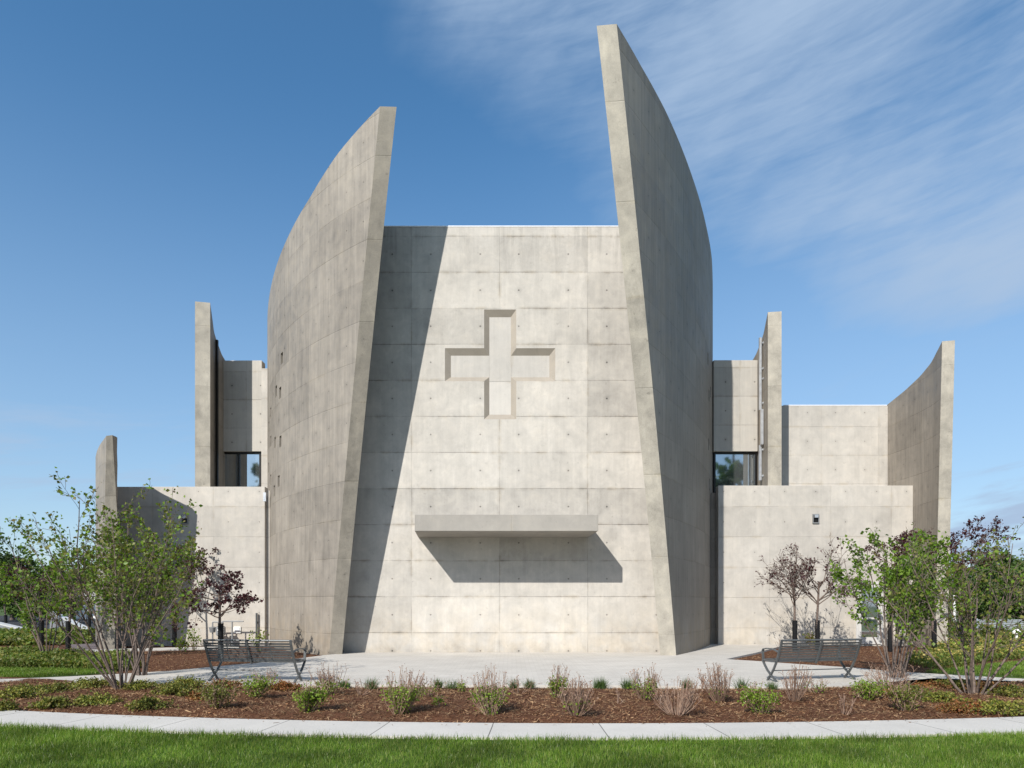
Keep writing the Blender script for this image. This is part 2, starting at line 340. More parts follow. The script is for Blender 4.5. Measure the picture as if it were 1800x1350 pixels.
def strip_wall(name, P, N, ztop, L, s0, thick, tip_in, mats, n=46, m=14, uv0=0., z0=-.3):
    """curved wall: outer line P(s) with outward normal N(s), height ztop(s), front edge cut along s0*(1-t)"""
    bm = bmesh.new(); UV = bm.loops.layers.uv.verify()
    out, inn = [], []
    for j in range(m+1):
        t = j/m; ro, ri = [], []
        for i in range(n+1):
            u = i/n
            so_ = s0*(1-t); s = so_+(L-so_)*u
            si_ = so_-tip_in(so_); s2 = si_+(L-si_)*u
            a, na = P(s), N(s); zt = ztop(s)
            ro.append((bm.verts.new((a[0], a[1], z0+(zt-z0)*t)), s))
            b, nb_ = P(s2), N(s2); zt2 = ztop(max(s2, 0.))
            ri.append((bm.verts.new((b[0]-nb_[0]*thick, b[1]-nb_[1]*thick, z0+(zt2-z0)*t)), s2))
        out.append(ro); inn.append(ri)
    def face(q, idx, uvs):
        f = bm.faces.new([v for v in q]); f.material_index = idx
        for lp, uv in zip(f.loops, uvs): lp[UV].uv = uv
    for j in range(m):
        for i in range(n):
            q = [out[j][i], out[j][i+1], out[j+1][i+1], out[j+1][i]]
            face([x[0] for x in q], 0, [(x[1]-uv0, x[0].co.z) for x in q])
            q = [inn[j][i+1], inn[j][i], inn[j+1][i], inn[j+1][i+1]]
            face([x[0] for x in q], 0, [(x[1]-uv0, x[0].co.z) for x in q])
        q = [inn[j][0][0], out[j][0][0], out[j+1][0][0], inn[j+1][0][0]]
        face(q, 1, [(3., q[0].co.z), (3+thick, q[1].co.z), (3+thick, q[2].co.z), (3., q[3].co.z)])
        q = [out[j][n][0], inn[j][n][0], inn[j+1][n][0], out[j+1][n][0]]
        face(q, 1, [(3., v.co.z) for v in q])
    for i in range(n):
        q = [out[m][i][0], out[m][i+1][0], inn[m][i+1][0], inn[m][i][0]]; face(q, 1, [(v.co.x, v.co.y) for v in q])
        q = [out[0][i+1][0], out[0][i][0], inn[0][i][0], inn[0][i+1][0]]; face(q, 1, [(v.co.x, v.co.y) for v in q])
    bmesh.ops.recalc_face_normals(bm, faces=bm.faces)
    me = bpy.data.meshes.new(name); bm.to_mesh(me); bm.free()
    return own(link(name, me, mats))

class Arc:
    """circular plan tangent to the sight line of its silhouette, built from picture measurements"""
    def __init__(s, sx, m, R, px_base, d_base, px_tip):
        s.sx, s.R = sx, R; s.phi = math.atan(m); k = abs(px_base-CX)/F
        s.L = 0.; lo, hi = 0., 1.2
        def pos(dl):
            e = (math.sin(s.phi), math.cos(s.phi)); n = (-math.cos(s.phi), math.sin(s.phi))
            return (e[0]*(s.L-R*math.sin(dl))+n[0]*R*(1-math.cos(dl)), e[1]*(s.L-R*math.sin(dl))+n[1]*R*(1-math.cos(dl)))
        s.pos = pos
        dist = (m*d_base-k*d_base)*math.cos(s.phi); s.d0 = math.acos(1-dist/R)
        s.L += (d_base-pos(s.d0)[1])/math.cos(s.phi)
        s.dt = s.at_px(px_tip)
    def at_px(s, px):
        k = abs(px-CX)/F; lo, hi = 0., .95
        for _ in range(60):
            md = (lo+hi)/2; x, d = s.pos(md)
            if x/d > k: lo = md
            else: hi = md
        return (lo+hi)/2
    def s_px(s, px): return s.R*(s.dt-s.at_px(px))
    def P(s, q): x, d = s.pos(s.dt-q/s.R); return (s.sx*x, d)
    def N(s, q): th = s.phi+s.dt-q/s.R; return (s.sx*math.cos(th), -math.sin(th))
    def tan(s, q): return math.tan(s.phi+s.dt-q/s.R)
def profile(arc, pts, tail):
    S, Z = [], []
    for px, y in pts:
        q = max(0., arc.s_px(px)); S.append(q); Z.append(EYE+(H-y)*arc.P(q)[1]/F)
    S.append(S[-1]+10); Z.append(Z[-1]+tail)
    return lambda q: float(np.interp(q, S, Z))

AL = Arc(-1, 430/1200, 17.8, 577, 22.34, 668)
AR = Arc(1, 353/1200, 36, 1190, 21.85, 1084)
zl = profile(AL, [(668, 187), (593, 271), (544.5, 348), (506, 417), (482, 480), (471.5, 536)], -2.6)
zr = profile(AR, [(1084, 42), (1128, 118), (1171, 197), (1217, 311), (1243, 405), (1251.4, 456)], -3.4)
TH = .30
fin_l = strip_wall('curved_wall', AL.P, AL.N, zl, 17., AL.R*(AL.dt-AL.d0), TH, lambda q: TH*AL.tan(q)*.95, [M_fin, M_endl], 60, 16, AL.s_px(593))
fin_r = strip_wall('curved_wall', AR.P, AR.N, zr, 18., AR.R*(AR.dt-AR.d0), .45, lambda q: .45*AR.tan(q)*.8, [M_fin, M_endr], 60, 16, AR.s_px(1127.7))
fin_l['label'] = 'tall curved wall left of the cross, sunlit outside'
fin_r['label'] = 'tallest curved wall, right of the cross, outside in shade'

def cut(obj, cutters):
    for c in cutters:
        md = obj.modifiers.new('b', 'BOOLEAN'); md.operation = 'DIFFERENCE'; md.object = c; md.solver = 'EXACT'; md.material_mode = 'TRANSFER'
    bpy.context.view_layer.update()
    dg = bpy.context.evaluated_depsgraph_get(); me = bpy.data.meshes.new_from_object(obj.evaluated_get(dg))
    obj.modifiers.clear(); obj.data = me
    for c in cutters: bpy.data.objects.remove(c, do_unlink=True)
def slot_windows(fin, arc, spots, w_, h_):
    cs, at = [], []
    for px, y in spots:
        q = arc.s_px(px); p, n = arc.P(q), arc.N(q); z = EYE+(H-y)*p[1]/F
        M = Matrix.Translation((p[0], p[1], z)) @ Matrix.Rotation(math.atan2(n[1], n[0])+math.pi/2, 4, 'Z')
        bm = bmesh.new(); add_box(bm, -w_/2, w_/2, -.2, .28, -h_/2, h_/2, M)
        cs.append(bm_obj('cutter', bm, M_fin)); at.append(M)
    cut(fin, cs)
    for M in at:
        bm = bmesh.new(); add_box(bm, -w_/2+.004, w_/2-.004, .24, .27, -h_/2+.004, h_/2-.004, M)
        own(bm_obj('slot_window', bm, M_glass))
Z4 = lambda x, y: (460+x/2.41, 600+y/2.41)
slot_windows(fin_l, AL, [Z4(*p) for p in ((85, 72), (61, 212), (78, 218), (38, 303), (30, 362), (38, 424), (56, 429), (79, 424), (29, 536), (38, 587), (72, 592), (53, 634))], .30, .42)
slot_windows(fin_r, AR, [(1244.5, 631), (1249, 689), (1246.4, 695), (1245.9, 781), (1247, 851)], .26, .46)

# front wall with the recessed cross
def wall_px(px, y, d=23.1): return ((px-CX)*d/F, EYE+(H-y)*d/F)
fw = box('front_wall', -6.55, 5.70, 23.1, 23.55, -.3, wall_px(0, 398.5)[1], M_wall, None, .012, (-.42, 0))
def cross_cut(inner, outer, deep, y0):
    """one bar of the cross: a frustum sunk into the wall"""
    bm = bmesh.new(); k = .02/(deep); V = []
    for (a, b, c, d), yy in ((outer, y0), (inner, y0+deep)):
        V.append([bm.verts.new((x, yy, z)) for x, z in ((a, c), (b, c), (b, d), (a, d))])
    e = [bm.verts.new((v.co.x, y0-.2, v.co.z)) for v in V[0]]
    bm.faces.new(V[1]); bm.faces.new(e[::-1])
    for A, B in ((e, V[0]), (V[0], V[1])):
        for i in range(4): bm.faces.new((A[i], A[(i+1) % 4], B[(i+1) % 4], B[i]))
    bm.normal_update()
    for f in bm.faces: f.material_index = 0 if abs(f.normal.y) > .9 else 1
    return bm_obj('cutter', bm, [M_floor, M_bevel])
def wr(x0, x1, y0, y1):
    a, t = wall_px(x0, y0); b, bt = wall_px(x1, y1); return (a, b, bt, t)
c1 = cross_cut(wr(860, 898, 555, 727), wr(851, 907.5, 544, 737), .125, 23.1)
c2 = cross_cut(wr(792, 966, 623, 661), wr(782, 976, 612, 670), .121, 23.1)
cut(fw, [c1, c2]); own(fw, 'pale front wall with recessed cross')
cap = box('wall_cap', -5.7, 4.9, 23.09, 23.58, wall_px(0, 398.5)[1]+.002, wall_px(0, 398.5)[1]+.03, M_flash); own(cap)

# canopy
cd = 1.84; yf = 23.1-cd
def cpx(px): return (px-CX)*yf/F
def cz(y): return EYE+(H-y)*yf/F
x0, x1, zb, zt = cpx(729), cpx(1051.5), cz(933.5), cz(904.5)
zb2 = EYE+(H-945)*23.1/F
bm = bmesh.new()
vs = [bm.verts.new(p) for p in ((x0, yf, zb), (x1, yf, zb), (x1-.12, 23.098, zb2), (x0-.14, 23.098, zb2), (x0, yf, zt), (x1, yf, zt), (x1-.12, 23.098, zt), (x0-.14, 23.098, zt))]
for q in ((3, 2, 1, 0), (4, 5, 6, 7), (0, 1, 5, 4), (1, 2, 6, 5), (2, 3, 7, 6), (3, 0, 4, 7)): bm.faces.new([vs[i] for i in q])
bmesh.ops.bevel(bm, geom=bm.edges[:], offset=.008, segments=1, affect='EDGES')
canopy = own(bm_obj('canopy', bm, M_beam), 'concrete canopy slab above the entrance front')
fl = box('flashing', x0-.04, x1+.04, yf-.055, 23.096, zt+.036, zt+.14, M_flash, None, .006); fl.parent = canopy; fl.matrix_parent_inverse = inv
gap = box('flashing_shadow_strip', x0+.01, x1-.01, yf+.03, 23.09, zt+.001, zt+.035, M_dark); gap.parent = canopy; gap.matrix_parent_inverse = inv  # dark strip set in to draw the shadow line under the flashing
for px in (795, 852, 909, 966):
    xc = (px-CX)*22.6/F
    lt = box('soffit_light', xc-.27, xc+.27, 22.62, 22.9, zb2+.0, zb2+.10-.02, M_dark, None, .01); lt.location.z = -.045
    lt.parent = canopy; lt.matrix_parent_inverse = inv
pb = box('bracket', x0-.11, x0-.05, 22.6, 22.75, zb+.3, zb+.42, M_steel, None, .01); pb.parent = canopy; pb.matrix_parent_inverse = inv

# generic wall strips from plan points (outer line)
def poly_wall(name, pts, side, thick, mats, s0=0., tip=0., uv0=0., label=None):
    pts = np.array(pts, float); seg = np.hypot(np.diff(pts[:, 0]), np.diff(pts[:, 1])); S = np.concatenate([[0], np.cumsum(seg)])
    fine = np.linspace(0, S[-1], 60); xs, ys, zs = (np.interp(fine, S, pts[:, i]) for i in range(3))
    for _ in range(3):
        for a in (xs, ys, zs): a[1:-1] = (a[:-2]+2*a[1:-1]+a[2:])/4
    def P(q): return (float(np.interp(q, fine, xs)), float(np.interp(q, fine, ys))+min(q, 0))
    def N(q):
        a, b = P(max(q-.3, 0)), P(max(q-.3, 0)+.6); dx, dy = b[0]-a[0], b[1]-a[1]; l = math.hypot(dx, dy)
        return (side*dy/l, -side*dx/l)
    o = strip_wall(name, P, N, lambda q: float(np.interp(q, fine, zs)), S[-1], s0, thick, lambda q: tip, mats, 40, 8, uv0)
    if label: o['label'] = label
    return o
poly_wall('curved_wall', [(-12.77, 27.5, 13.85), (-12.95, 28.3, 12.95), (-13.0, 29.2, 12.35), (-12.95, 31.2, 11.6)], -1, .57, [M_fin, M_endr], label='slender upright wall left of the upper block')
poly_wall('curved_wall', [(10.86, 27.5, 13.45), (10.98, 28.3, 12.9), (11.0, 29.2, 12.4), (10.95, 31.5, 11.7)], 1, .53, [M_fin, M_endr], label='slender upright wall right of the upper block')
a0 = (187-CX)/F*24.6
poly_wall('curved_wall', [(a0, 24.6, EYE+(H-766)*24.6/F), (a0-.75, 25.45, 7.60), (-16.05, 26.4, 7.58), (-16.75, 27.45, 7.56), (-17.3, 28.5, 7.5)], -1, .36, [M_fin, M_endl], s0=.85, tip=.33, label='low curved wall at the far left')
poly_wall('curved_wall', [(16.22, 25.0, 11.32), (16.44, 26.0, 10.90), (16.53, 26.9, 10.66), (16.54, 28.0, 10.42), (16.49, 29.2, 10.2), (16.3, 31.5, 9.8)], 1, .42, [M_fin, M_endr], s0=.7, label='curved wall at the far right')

# wings, upper blocks, windows
def px_x(px, d): return (px-CX)*d/F
def py_z(y, d): return EYE+(H-y)*d/F
DW = 27.45
lw = own(box('wing_wall', px_x(200, DW), px_x(465.6, DW), DW, DW+.35, -.3, py_z(855.5, DW), M_wing, None, .012, (px_x(375, DW), 0)), 'low wing wall left of the front')
rw = own(box('wing_wall', px_x(1262.5, DW), px_x(1605, DW), DW, DW+.35, -.3, py_z(853.5, DW), M_wing, None, .012, (px_x(1353, DW), 0)), 'low wing wall right of the front')
own(box('wing_roof', px_x(200, DW)+.1, px_x(466, DW)-.05, DW+.352, 31.5, 5.7, 5.9, M_roof))
own(box('wing_roof', px_x(1262, DW)+.05, px_x(1605, DW)-.1, DW+.352, 31.5, 5.7, 5.9, M_roof))
own(box('wing_side', px_x(1600, DW)-.03, px_x(1611, DW), DW+.06, 31.5, -.3, 5.95, M_wing))
own(box('slot_infill', px_x(467.2, 27.6), px_x(473.5, 27.6), 27.62, 27.9, -.3, 6.25, M_wing))
own(box('slot_infill', px_x(1250, 27.9), px_x(1266, 27.9), 27.9, 28.1, -.3, 6.2, M_fin))
DB = 29.4
zwin = py_z(793.5, DB)
own(box('upper_block', px_x(381.5, DB), px_x(460.3, DB), DB, DB+.4, zwin, py_z(633.5, DB), M_block, None, .012, (px_x(433, DB), 0)), 'pale upper block above the left window')
own(box('upper_block', px_x(1254.5, 28.9), px_x(1332, 28.9), 28.9, 29.3, py_z(793.5, 28.9), py_z(633, 28.9), M_block, None, .012, (px_x(1301, 28.9), 0)), 'pale upper block above the right window')
own(box('wall_return', px_x(460.8, 29.3), px_x(472, 29.3), 29.2, 30.2, 5.9, py_z(649, 29.3), M_wing))
own(box('mid_block', px_x(1372, 29.2), px_x(1561, 29.2), 29.2, 29.6, -.3, py_z(713, 29.2), M_wing, None, .012, (px_x(1444, 29.2), 0)), 'pale wall block behind the right wing')
own(box('wall_cap', px_x(1378, 29.2), px_x(1559, 29.2), 29.19, 29.63, py_z(713, 29.2)+.002, py_z(713, 29.2)+.03, M_flash))
own(box('wall_return', px_x(1561.5, 29.2), px_x(1566.5, 29.2), 29.15, 29.5, 5.9, 9.75, M_wing))
own(box('upper_roof', -12.9, -9.6, DB+.402, 33, 11.2, 11.4, M_roof)); own(box('upper_roof', 8.0, 10.9, DB+.402, 33, 11.2, 11.4, M_roof))
def window(xa, xb, d, z0, z1):
    fr = bmesh.new(); t = .075
    add_box(fr, xa, xb, d, d+.12, z1-t, z1); add_box(fr, xa, xb, d, d+.12, z0, z0+t)
    add_box(fr, xa, xa+t, d+.002, d+.118, z0+t, z1-t); add_box(fr, xb-t, xb, d+.002, d+.118, z0+t, z1-t)
    wf = own(bm_obj('window', fr, M_dark))
    bm = bmesh.new(); add_box(bm, xa+t-.01, xb-t+.01, d+.05, d+.07, z0+t-.01, z1-t+.01)
    p = bm_obj('pane', bm, M_glass); p.parent = wf; p.matrix_parent_inverse = Matrix(); return wf
window(px_x(385.5, DB+.1), px_x(458.5, DB+.1), DB+.1, 6.0, zwin-.01)
window(px_x(1255, 29), px_x(1330.5, 29), 29., 6.0, py_z(793.5, 28.9)-.01)
# nave body behind the front
nb_pts = [(-6.4, 23.56), (5.5, 23.56), (7.2, 27.0), (7.6, 32), (7.0, 38), (-8.8, 38), (-9.6, 32), (-8.8, 27)]
own(prism('nave_roof', nb_pts, 10.6, 10.9, M_roof))
own(box('rear_block', -12.5, 16.2, 33.02, 46, -.3, 9.6, M_block, None, .02))
own(box('rear_block', -9.0, 7.0, 38.02, 50, 9.602, 11.4, M_block, None, .02))
own(box('rear_block', -17.0, -12.52, 31.52, 46, -.3, 6.4, M_block, None, .02))
# steel channels on the slender walls
def channel(px, d, y0, y1, m, wd=.11, brackets=()):
    x = px_x(px, d); z1, z0 = py_z(y0, d), py_z(y1, d)
    bm = bmesh.new(); add_box(bm, x-wd/2, x+wd/2, d, d+.02, z0, z1); add_box(bm, x-wd/2, x-wd/2+.015, d+.021, d+.10, z0, z1); add_box(bm, x+wd/2-.015, x+wd/2, d+.021, d+.10, z0, z1)
    o = own(bm_obj('steel_channel', bm, m))
    for yb in brackets:
        zz_ = py_z(yb, d); b = bmesh.new(); add_cyl(b, (x+wd/2, d+.05, zz_), (x+wd/2+.22, d+.05, zz_), .02, n=8); add_cyl(b, (x+wd/2+.06, d+.05, zz_), (x+wd/2+.09, d+.05, zz_), .055, n=8)
        k = bm_obj('bracket', b, m); k.parent = o; k.matrix_parent_inverse = Matrix()
    return o
channel(380.3, 28.35, 597, 858, M_dark, .10)
channel(1337, 28.35, 593, 720, M_steel, .085, (602, 647, 665, 708))
channel(1340, 28.2, 719, 781, M_steel, .10)
channel(1337, 28.35, 782, 844, M_steel, .085, (790, 836))
channel(1615.5, 27.2, 823, 890, M_steel, .15, (833, 860)); channel(1617, 27.3, 889, 935, M_steel, .05)
# wall lamps
for px, py in ((325.5, 913), (1433.5, 912)):
    x, z = px_x(px, DW), py_z(py, DW); bm = bmesh.new()
    for a in ((-.13, .13, .15, .19), (-.13, .13, -.19, -.15), (-.13, -.10, -.15, .15), (.10, .13, -.15, .15)): add_box(bm, x+a[0], x+a[1], DW-.05, DW+.01, z+a[2], z+a[3])
    lamp = own(bm_obj('wall_lamp', bm, M_pipe))
    b = bmesh.new(); add_box(b, x-.095, x+.095, DW-.03, DW+.01, z-.145, z+.145); k = bm_obj('recess', b, M_dark, lamp)
    b = bmesh.new(); add_box(b, x-.07, x+.07, DW-.11, DW-.031, z+.04, z+.15); k = bm_obj('lamp_head', b, M_steel, lamp)
# side door
xd0, xd1 = px_x(1504, DW), px_x(1551, DW); bm = bmesh.new(); dz = 2.55
add_box(bm, xd0, xd0+.09, DW-.06, DW-.002, .03, dz); add_box(bm, xd1-.09, xd1, DW-.06, DW-.002, .03, dz); add_box(bm, xd0+.09, xd1-.09, DW-.059, DW-.002, dz-.1, dz)
door = own(bm_obj('door', bm, M_frame), 'white framed glass side door')
bm = bmesh.new(); a, b_ = xd0+.1, xd1-.1
add_box(bm, a, a+.11, DW-.045, DW-.004, .05, dz-.11); add_box(bm, b_-.11, b_, DW-.045, DW-.004, .05, dz-.11)
for z_, h_ in ((.05, .28), (1.05, .07), (dz-.22, .11)): add_box(bm, a+.11, b_-.11, DW-.044, DW-.005, z_, z_+h_)
bm_obj('door_leaf', bm, M_frame, door)
bm = bmesh.new(); add_box(bm, a+.1, b_-.1, DW-.03, DW-.01, .3, dz-.2); bm_obj('pane', bm, M_glass, door)
bm = bmesh.new(); add_cyl(bm, (b_-.05, DW-.10, 1.0), (b_-.05, DW-.10, 1.35), .016, n=8); add_box(bm, b_-.06, b_-.04, DW-.09, DW-.045, 1.03, 1.05); add_box(bm, b_-.06, b_-.04, DW-.09, DW-.045, 1.3, 1.32); bm_obj('handle', bm, M_steel, door)
# outlet box, pipe
x, z = px_x(417.5, DW), .62
bm = bmesh.new(); add_box(bm, x-.14, x+.14, DW-.05, DW-.002, z-.13, z+.13); add_box(bm, x-.09, x+.09, DW-.075, DW-.051, z-.05, z+.09)
own(bm_obj('outlet_box', bm, M_white))
bm = bmesh.new(); px0 = px_x(451, DW-.1); add_cyl(bm, (px0, DW-.1, 0), (px0, DW-.1, 1.3), .04, n=12); add_box(bm, px0-.03, px0+.03, DW-.055, DW-.001, .9, .96)
own(bm_obj('drain_pipe', bm, M_bench))
bm = bmesh.new(); add_box(bm, px_x(467.5, DW), px_x(472, DW), DW-.3, DW-.1, 5.75, 6.1); add_box(bm, px_x(468.5, DW), px_x(470.5, DW), DW-.31, DW-.301, 5.8, 5.98); own(bm_obj('scupper', bm, M_steel))

# gas meter by the left wing
gm = empty('gas_meter', (px_x(388, 26.9), 26.9, 0), 'grey gas meter with pipes against the left wing wall', 'gas meter')
bm = bmesh.new(); add_box(bm, -.16, .16, -.12, .12, .42, .78); add_cyl(bm, (-.08, 0, .78), (-.08, 0, .92), .03); add_cyl(bm, (.08, 0, .78), (.08, 0, .92), .03); bmesh.ops.bevel(bm, geom=[e for e in bm.edges if e.calc_length() > .2], offset=.03, segments=2, affect='EDGES')
bm_obj('meter_case', bm, M_pipe, gm)
bm = bmesh.new(); add_cyl(bm, (0, -.122, .64), (0, -.15, .64), .07, n=16); bm_obj('dial', bm, M_white, gm)
bm = bmesh.new()
for p, q in (((-.32, 0, 0), (-.32, 0, .95)), ((-.32, 0, .95), (.08, 0, .95)), ((.08, 0, .95), (.08, 0, .9)), ((.45, 0, 0), (.45, 0, .98)), ((.08, 0, .98), (.9, 0, .98))): add_cyl(bm, p, q, .028, n=8)
bm_obj('pipework', bm, M_pipe, gm)
bm = bmesh.new(); add_cyl(bm, (-.32, 0, .55), (-.32, -.03, .75), .10, .13, n=14); bm_obj('regulator', bm, M_pipe, gm)

# ------------------------------------------------------------------ ground
np.random.seed(7); rng = np.random.default_rng(11); random.seed(5)
land = prism('ground', [(-1500, -300), (1500, -300), (1500, 3500), (-1500, 3500)], -.5, -.10, M_land); land['kind'] = 'structure'
WC, R_in, R_out = (1.2, 45.0), 35.55, 36.55                # the curved sidewalk: its bed edge and its lawn edge
def vnoise(x, y, s, k=4):
    r = np.random.default_rng(3); v = 0*x
    for i in range(k):
        a = r.uniform(0, 6.28, 2); f = s*(1.9**i); v = v+np.sin(x*f*math.cos(a[0])+y*f*math.sin(a[0])+a[1]*7)*np.sin(y*f*1.1*math.cos(a[1])-x*f*math.sin(a[1])+a[0]*5)*.6**i
    return v
xs = np.linspace(-30, 30, 420); ys = np.linspace(8.2, 34, 200); XX, YY = np.meshgrid(xs, ys)
def mulch_z(x, y):
    r = np.hypot(x-WC[0], y-WC[1]); front = np.clip((R_in-.1-r)/.5, 0, 1)*np.clip((r-(31.6))/.6, 0, 1)
    return -.03+front*(.06+.025*vnoise(x, y, 2.1)) + 0*x
ZZ = mulch_z(XX, YY)
idx = np.arange(XX.size).reshape(XX.shape); q = np.stack([idx[:-1, :-1], idx[:-1, 1:], idx[1:, 1:], idx[1:, :-1]], -1).reshape(-1, 4)
np_mesh('mulch_bed', np.stack([XX, YY, ZZ], -1), q, M_mulch, None, True)['kind'] = 'structure'
def ring(name, r0, r1, z0, z1, a0_, a1_, mat_, n=120):
    bm = bmesh.new(); UV = bm.loops.layers.uv.verify(); rows = []
    for i in range(n+1):
        a = a0_+(a1_-a0_)*i/n; c, s = math.sin(a), -math.cos(a)
        rows.append([bm.verts.new((WC[0]+r*c, WC[1]+r*s, z)) for r, z in ((r0, z0), (r0, z1), (r1, z1), (r1, z0))])
    for i in range(n):
        for j in range(3):
            f = bm.faces.new((rows[i][j], rows[i+1][j], rows[i+1][j+1], rows[i][j+1]))
            for lp, (ii, jj) in zip(f.loops, ((i, j), (i+1, j), (i+1, j+1), (i, j+1))): lp[UV].uv = ((a0_+(a1_-a0_)*ii/n)*r1, (r0, r0, r1, r1)[jj])
    bmesh.ops.recalc_face_normals(bm, faces=bm.faces); me = bpy.data.meshes.new(name); bm.to_mesh(me); bm.free()
    return link(name, me, mat_)
ring('sidewalk', R_in, R_out, -.2, .035, -.9, .9, M_walk)['kind'] = 'structure'
ring('lawn', R_out+.004, 43.5, -.2, .0, -.62, .62, M_lawn)['kind'] = 'structure'
plz = [(-150, 1201), (30, 1198), (150, 1199.5), (300, 1203), (450, 1204), (700, 1203), (880, 1204), (1100, 1205), (1300, 1207), (1400, 1208), (1480, 1205), (1560, 1199), (1640, 1192), (1800, 1198), (1980, 1204),
       (1980, 1197), (1800, 1193), (1700, 1187.5), (1620, 1183), (1560, 1179), (1500, 1173.5), (1400, 1167), (1340, 1162.5), (1276, 1158.5), (1330, 1147), (1372, 1136), (1420, 1131.5), (1255, 1131.5), (1000, 1140), (700, 1140), (575, 1151), (500, 1160.5), (400, 1169.5), (300, 1179), (200, 1185), (120, 1189), (30, 1193), (-150, 1195)]
prism('plaza', [G(x, y, .03) for x, y in plz], -.2, .030, M_plaza)['kind'] = 'structure'
prism('path', [G(x, y, .012) for x, y in ((118, 1146.5), (300, 1141.5), (420, 1139.5), (420, 1136), (300, 1138), (118, 1143))], -.2, .012, M_walk)['kind'] = 'structure'
prism('gravel_bed', [G(x, y, -.012) for x, y in ((120, 1142), (215, 1139.5), (240, 1128), (128, 1128.5))], -.2, -.012, M_gravel)['kind'] = 'structure'
LAWN_L = [(-220, 1174), (0, 1175), (150, 1177.5), (205, 1181.5), (120, 1187), (30, 1191.5), (-220, 1194)]
LAWN_R = [(1625, 1180.5), (1690, 1174), (1745, 1167), (1800, 1163), (2000, 1155), (2000, 1194), (1800, 1190.5), (1705, 1185.5)]
for P_ in (LAWN_L, LAWN_R): prism('lawn', [G(x, y) for x, y in P_], -.2, -.008, M_lawn)['kind'] = 'structure'
prism('road', [(-140, 34.5), (-19, 34.5), (-19, 90), (-140, 100)], -.3, -.05, M_asph)['kind'] = 'structure'

# ------------------------------------------------------------------ scattered blades, chips, leaves
def inside(px, py, poly):
    r = np.zeros(len(px), bool); j = len(poly)-1
    for i in range(len(poly)):
        xi, yi = poly[i]; xj, yj = poly[j]
        r ^= ((yi > py) != (yj > py)) & (px < (xj-xi)*(py-yi)/(yj-yi+1e-12)+xi); j = i
    return r
def scatter(poly, n):
    P_ = np.array(poly); lo, hi = P_.min(0), P_.max(0); out = []
    while sum(map(len, out)) < n:
        a = rng.uniform(lo, hi, (n*2, 2)); out.append(a[inside(a[:, 0], a[:, 1], poly)])
    return np.concatenate(out)[:n]
def blades(base, h, wd, lean=.35):
    n = len(base); a = rng.uniform(0, 6.283, n); la = rng.uniform(0, 6.283, n); hh = h*rng.uniform(.55, 1.25, n); k = np.abs(rng.normal(0, lean, n))
    side = np.stack([np.cos(a), np.sin(a), 0*a], 1); dr = np.stack([np.cos(la)*k, np.sin(la)*k, np.ones(n)], 1); dr /= np.linalg.norm(dr, axis=1)[:, None]
    dr2 = dr.copy(); dr2[:, :2] *= 1.9; dr2 /= np.linalg.norm(dr2, axis=1)[:, None]
    m_ = base+dr*(hh*.55)[:, None]; t = m_+dr2*(hh*.5)[:, None]; ww = (wd*rng.uniform(.7, 1.3, n))[:, None]
    V = np.stack([base-side*ww/2, base+side*ww/2, m_-side*ww*.4, m_+side*ww*.4, t], 1)
    T_ = (np.array([[0, 1, 3], [0, 3, 2], [2, 3, 4]])[None]+(np.arange(n)*5)[:, None, None]).reshape(-1, 3)
    return V.reshape(-1, 3), T_
def leaves(pts, size, flat=.0, droop=0.):
    n = len(pts); d = rng.normal(0, 1, (n, 3)); d[:, 2] = d[:, 2]*(1-flat)-droop; d /= np.linalg.norm(d, axis=1)[:, None]
    r = rng.normal(0, 1, (n, 3)); s = np.cross(d, r); s /= np.linalg.norm(s, axis=1)[:, None]; nn = np.cross(d, s)
    L = (size*rng.uniform(.6, 1.35, n))[:, None]
    V = np.stack([pts, pts+d*L*.45+s*L*.42+nn*L*.13, pts+d*L, pts+d*L*.45-s*L*.42+nn*L*.13], 1)
    T_ = (np.array([[0, 1, 2], [0, 2, 3]])[None]+(np.arange(n)*4)[:, None, None]).reshape(-1, 3)
    return V.reshape(-1, 3), T_
def merge(parts):
    Vs, Ts, o = [], [], 0
    for V, T_ in parts: Vs.append(V); Ts.append(T_+o); o += len(V)
    return np.concatenate(Vs), np.concatenate(Ts)
def tubes(polys, n=5):
    """polys: list of (points k x 3, radii k)"""
    Vs, Ts, o = [], [], 0
    ca = np.arange(n)*2*math.pi/n
    for P_, R in polys:
        P_ = np.asarray(P_, float); R = np.asarray(R, float); d = np.gradient(P_, axis=0); d /= np.linalg.norm(d, axis=1)[:, None]+1e-9
        ref = np.array([.31, .95, .05]) if abs(d[0][1]) < .8 else np.array([1., 0, 0])
        a = np.cross(d, ref); a /= np.linalg.norm(a, axis=1)[:, None]; b = np.cross(d, a)
        V = P_[:, None]+R[:, None, None]*(np.cos(ca)[None, :, None]*a[:, None]+np.sin(ca)[None, :, None]*b[:, None])
        k = len(P_); ii = np.arange(k*n).reshape(k, n); nx = np.roll(ii, -1, 1)
        A = np.stack([ii[:-1], nx[:-1], nx[1:]], -1).reshape(-1, 3); B = np.stack([ii[:-1], nx[1:], ii[1:]], -1).reshape(-1, 3)
        Vs.append(V.reshape(-1, 3)); Ts += [A+o, B+o]; o += k*n
    return np.concatenate(Vs), np.concatenate(Ts)

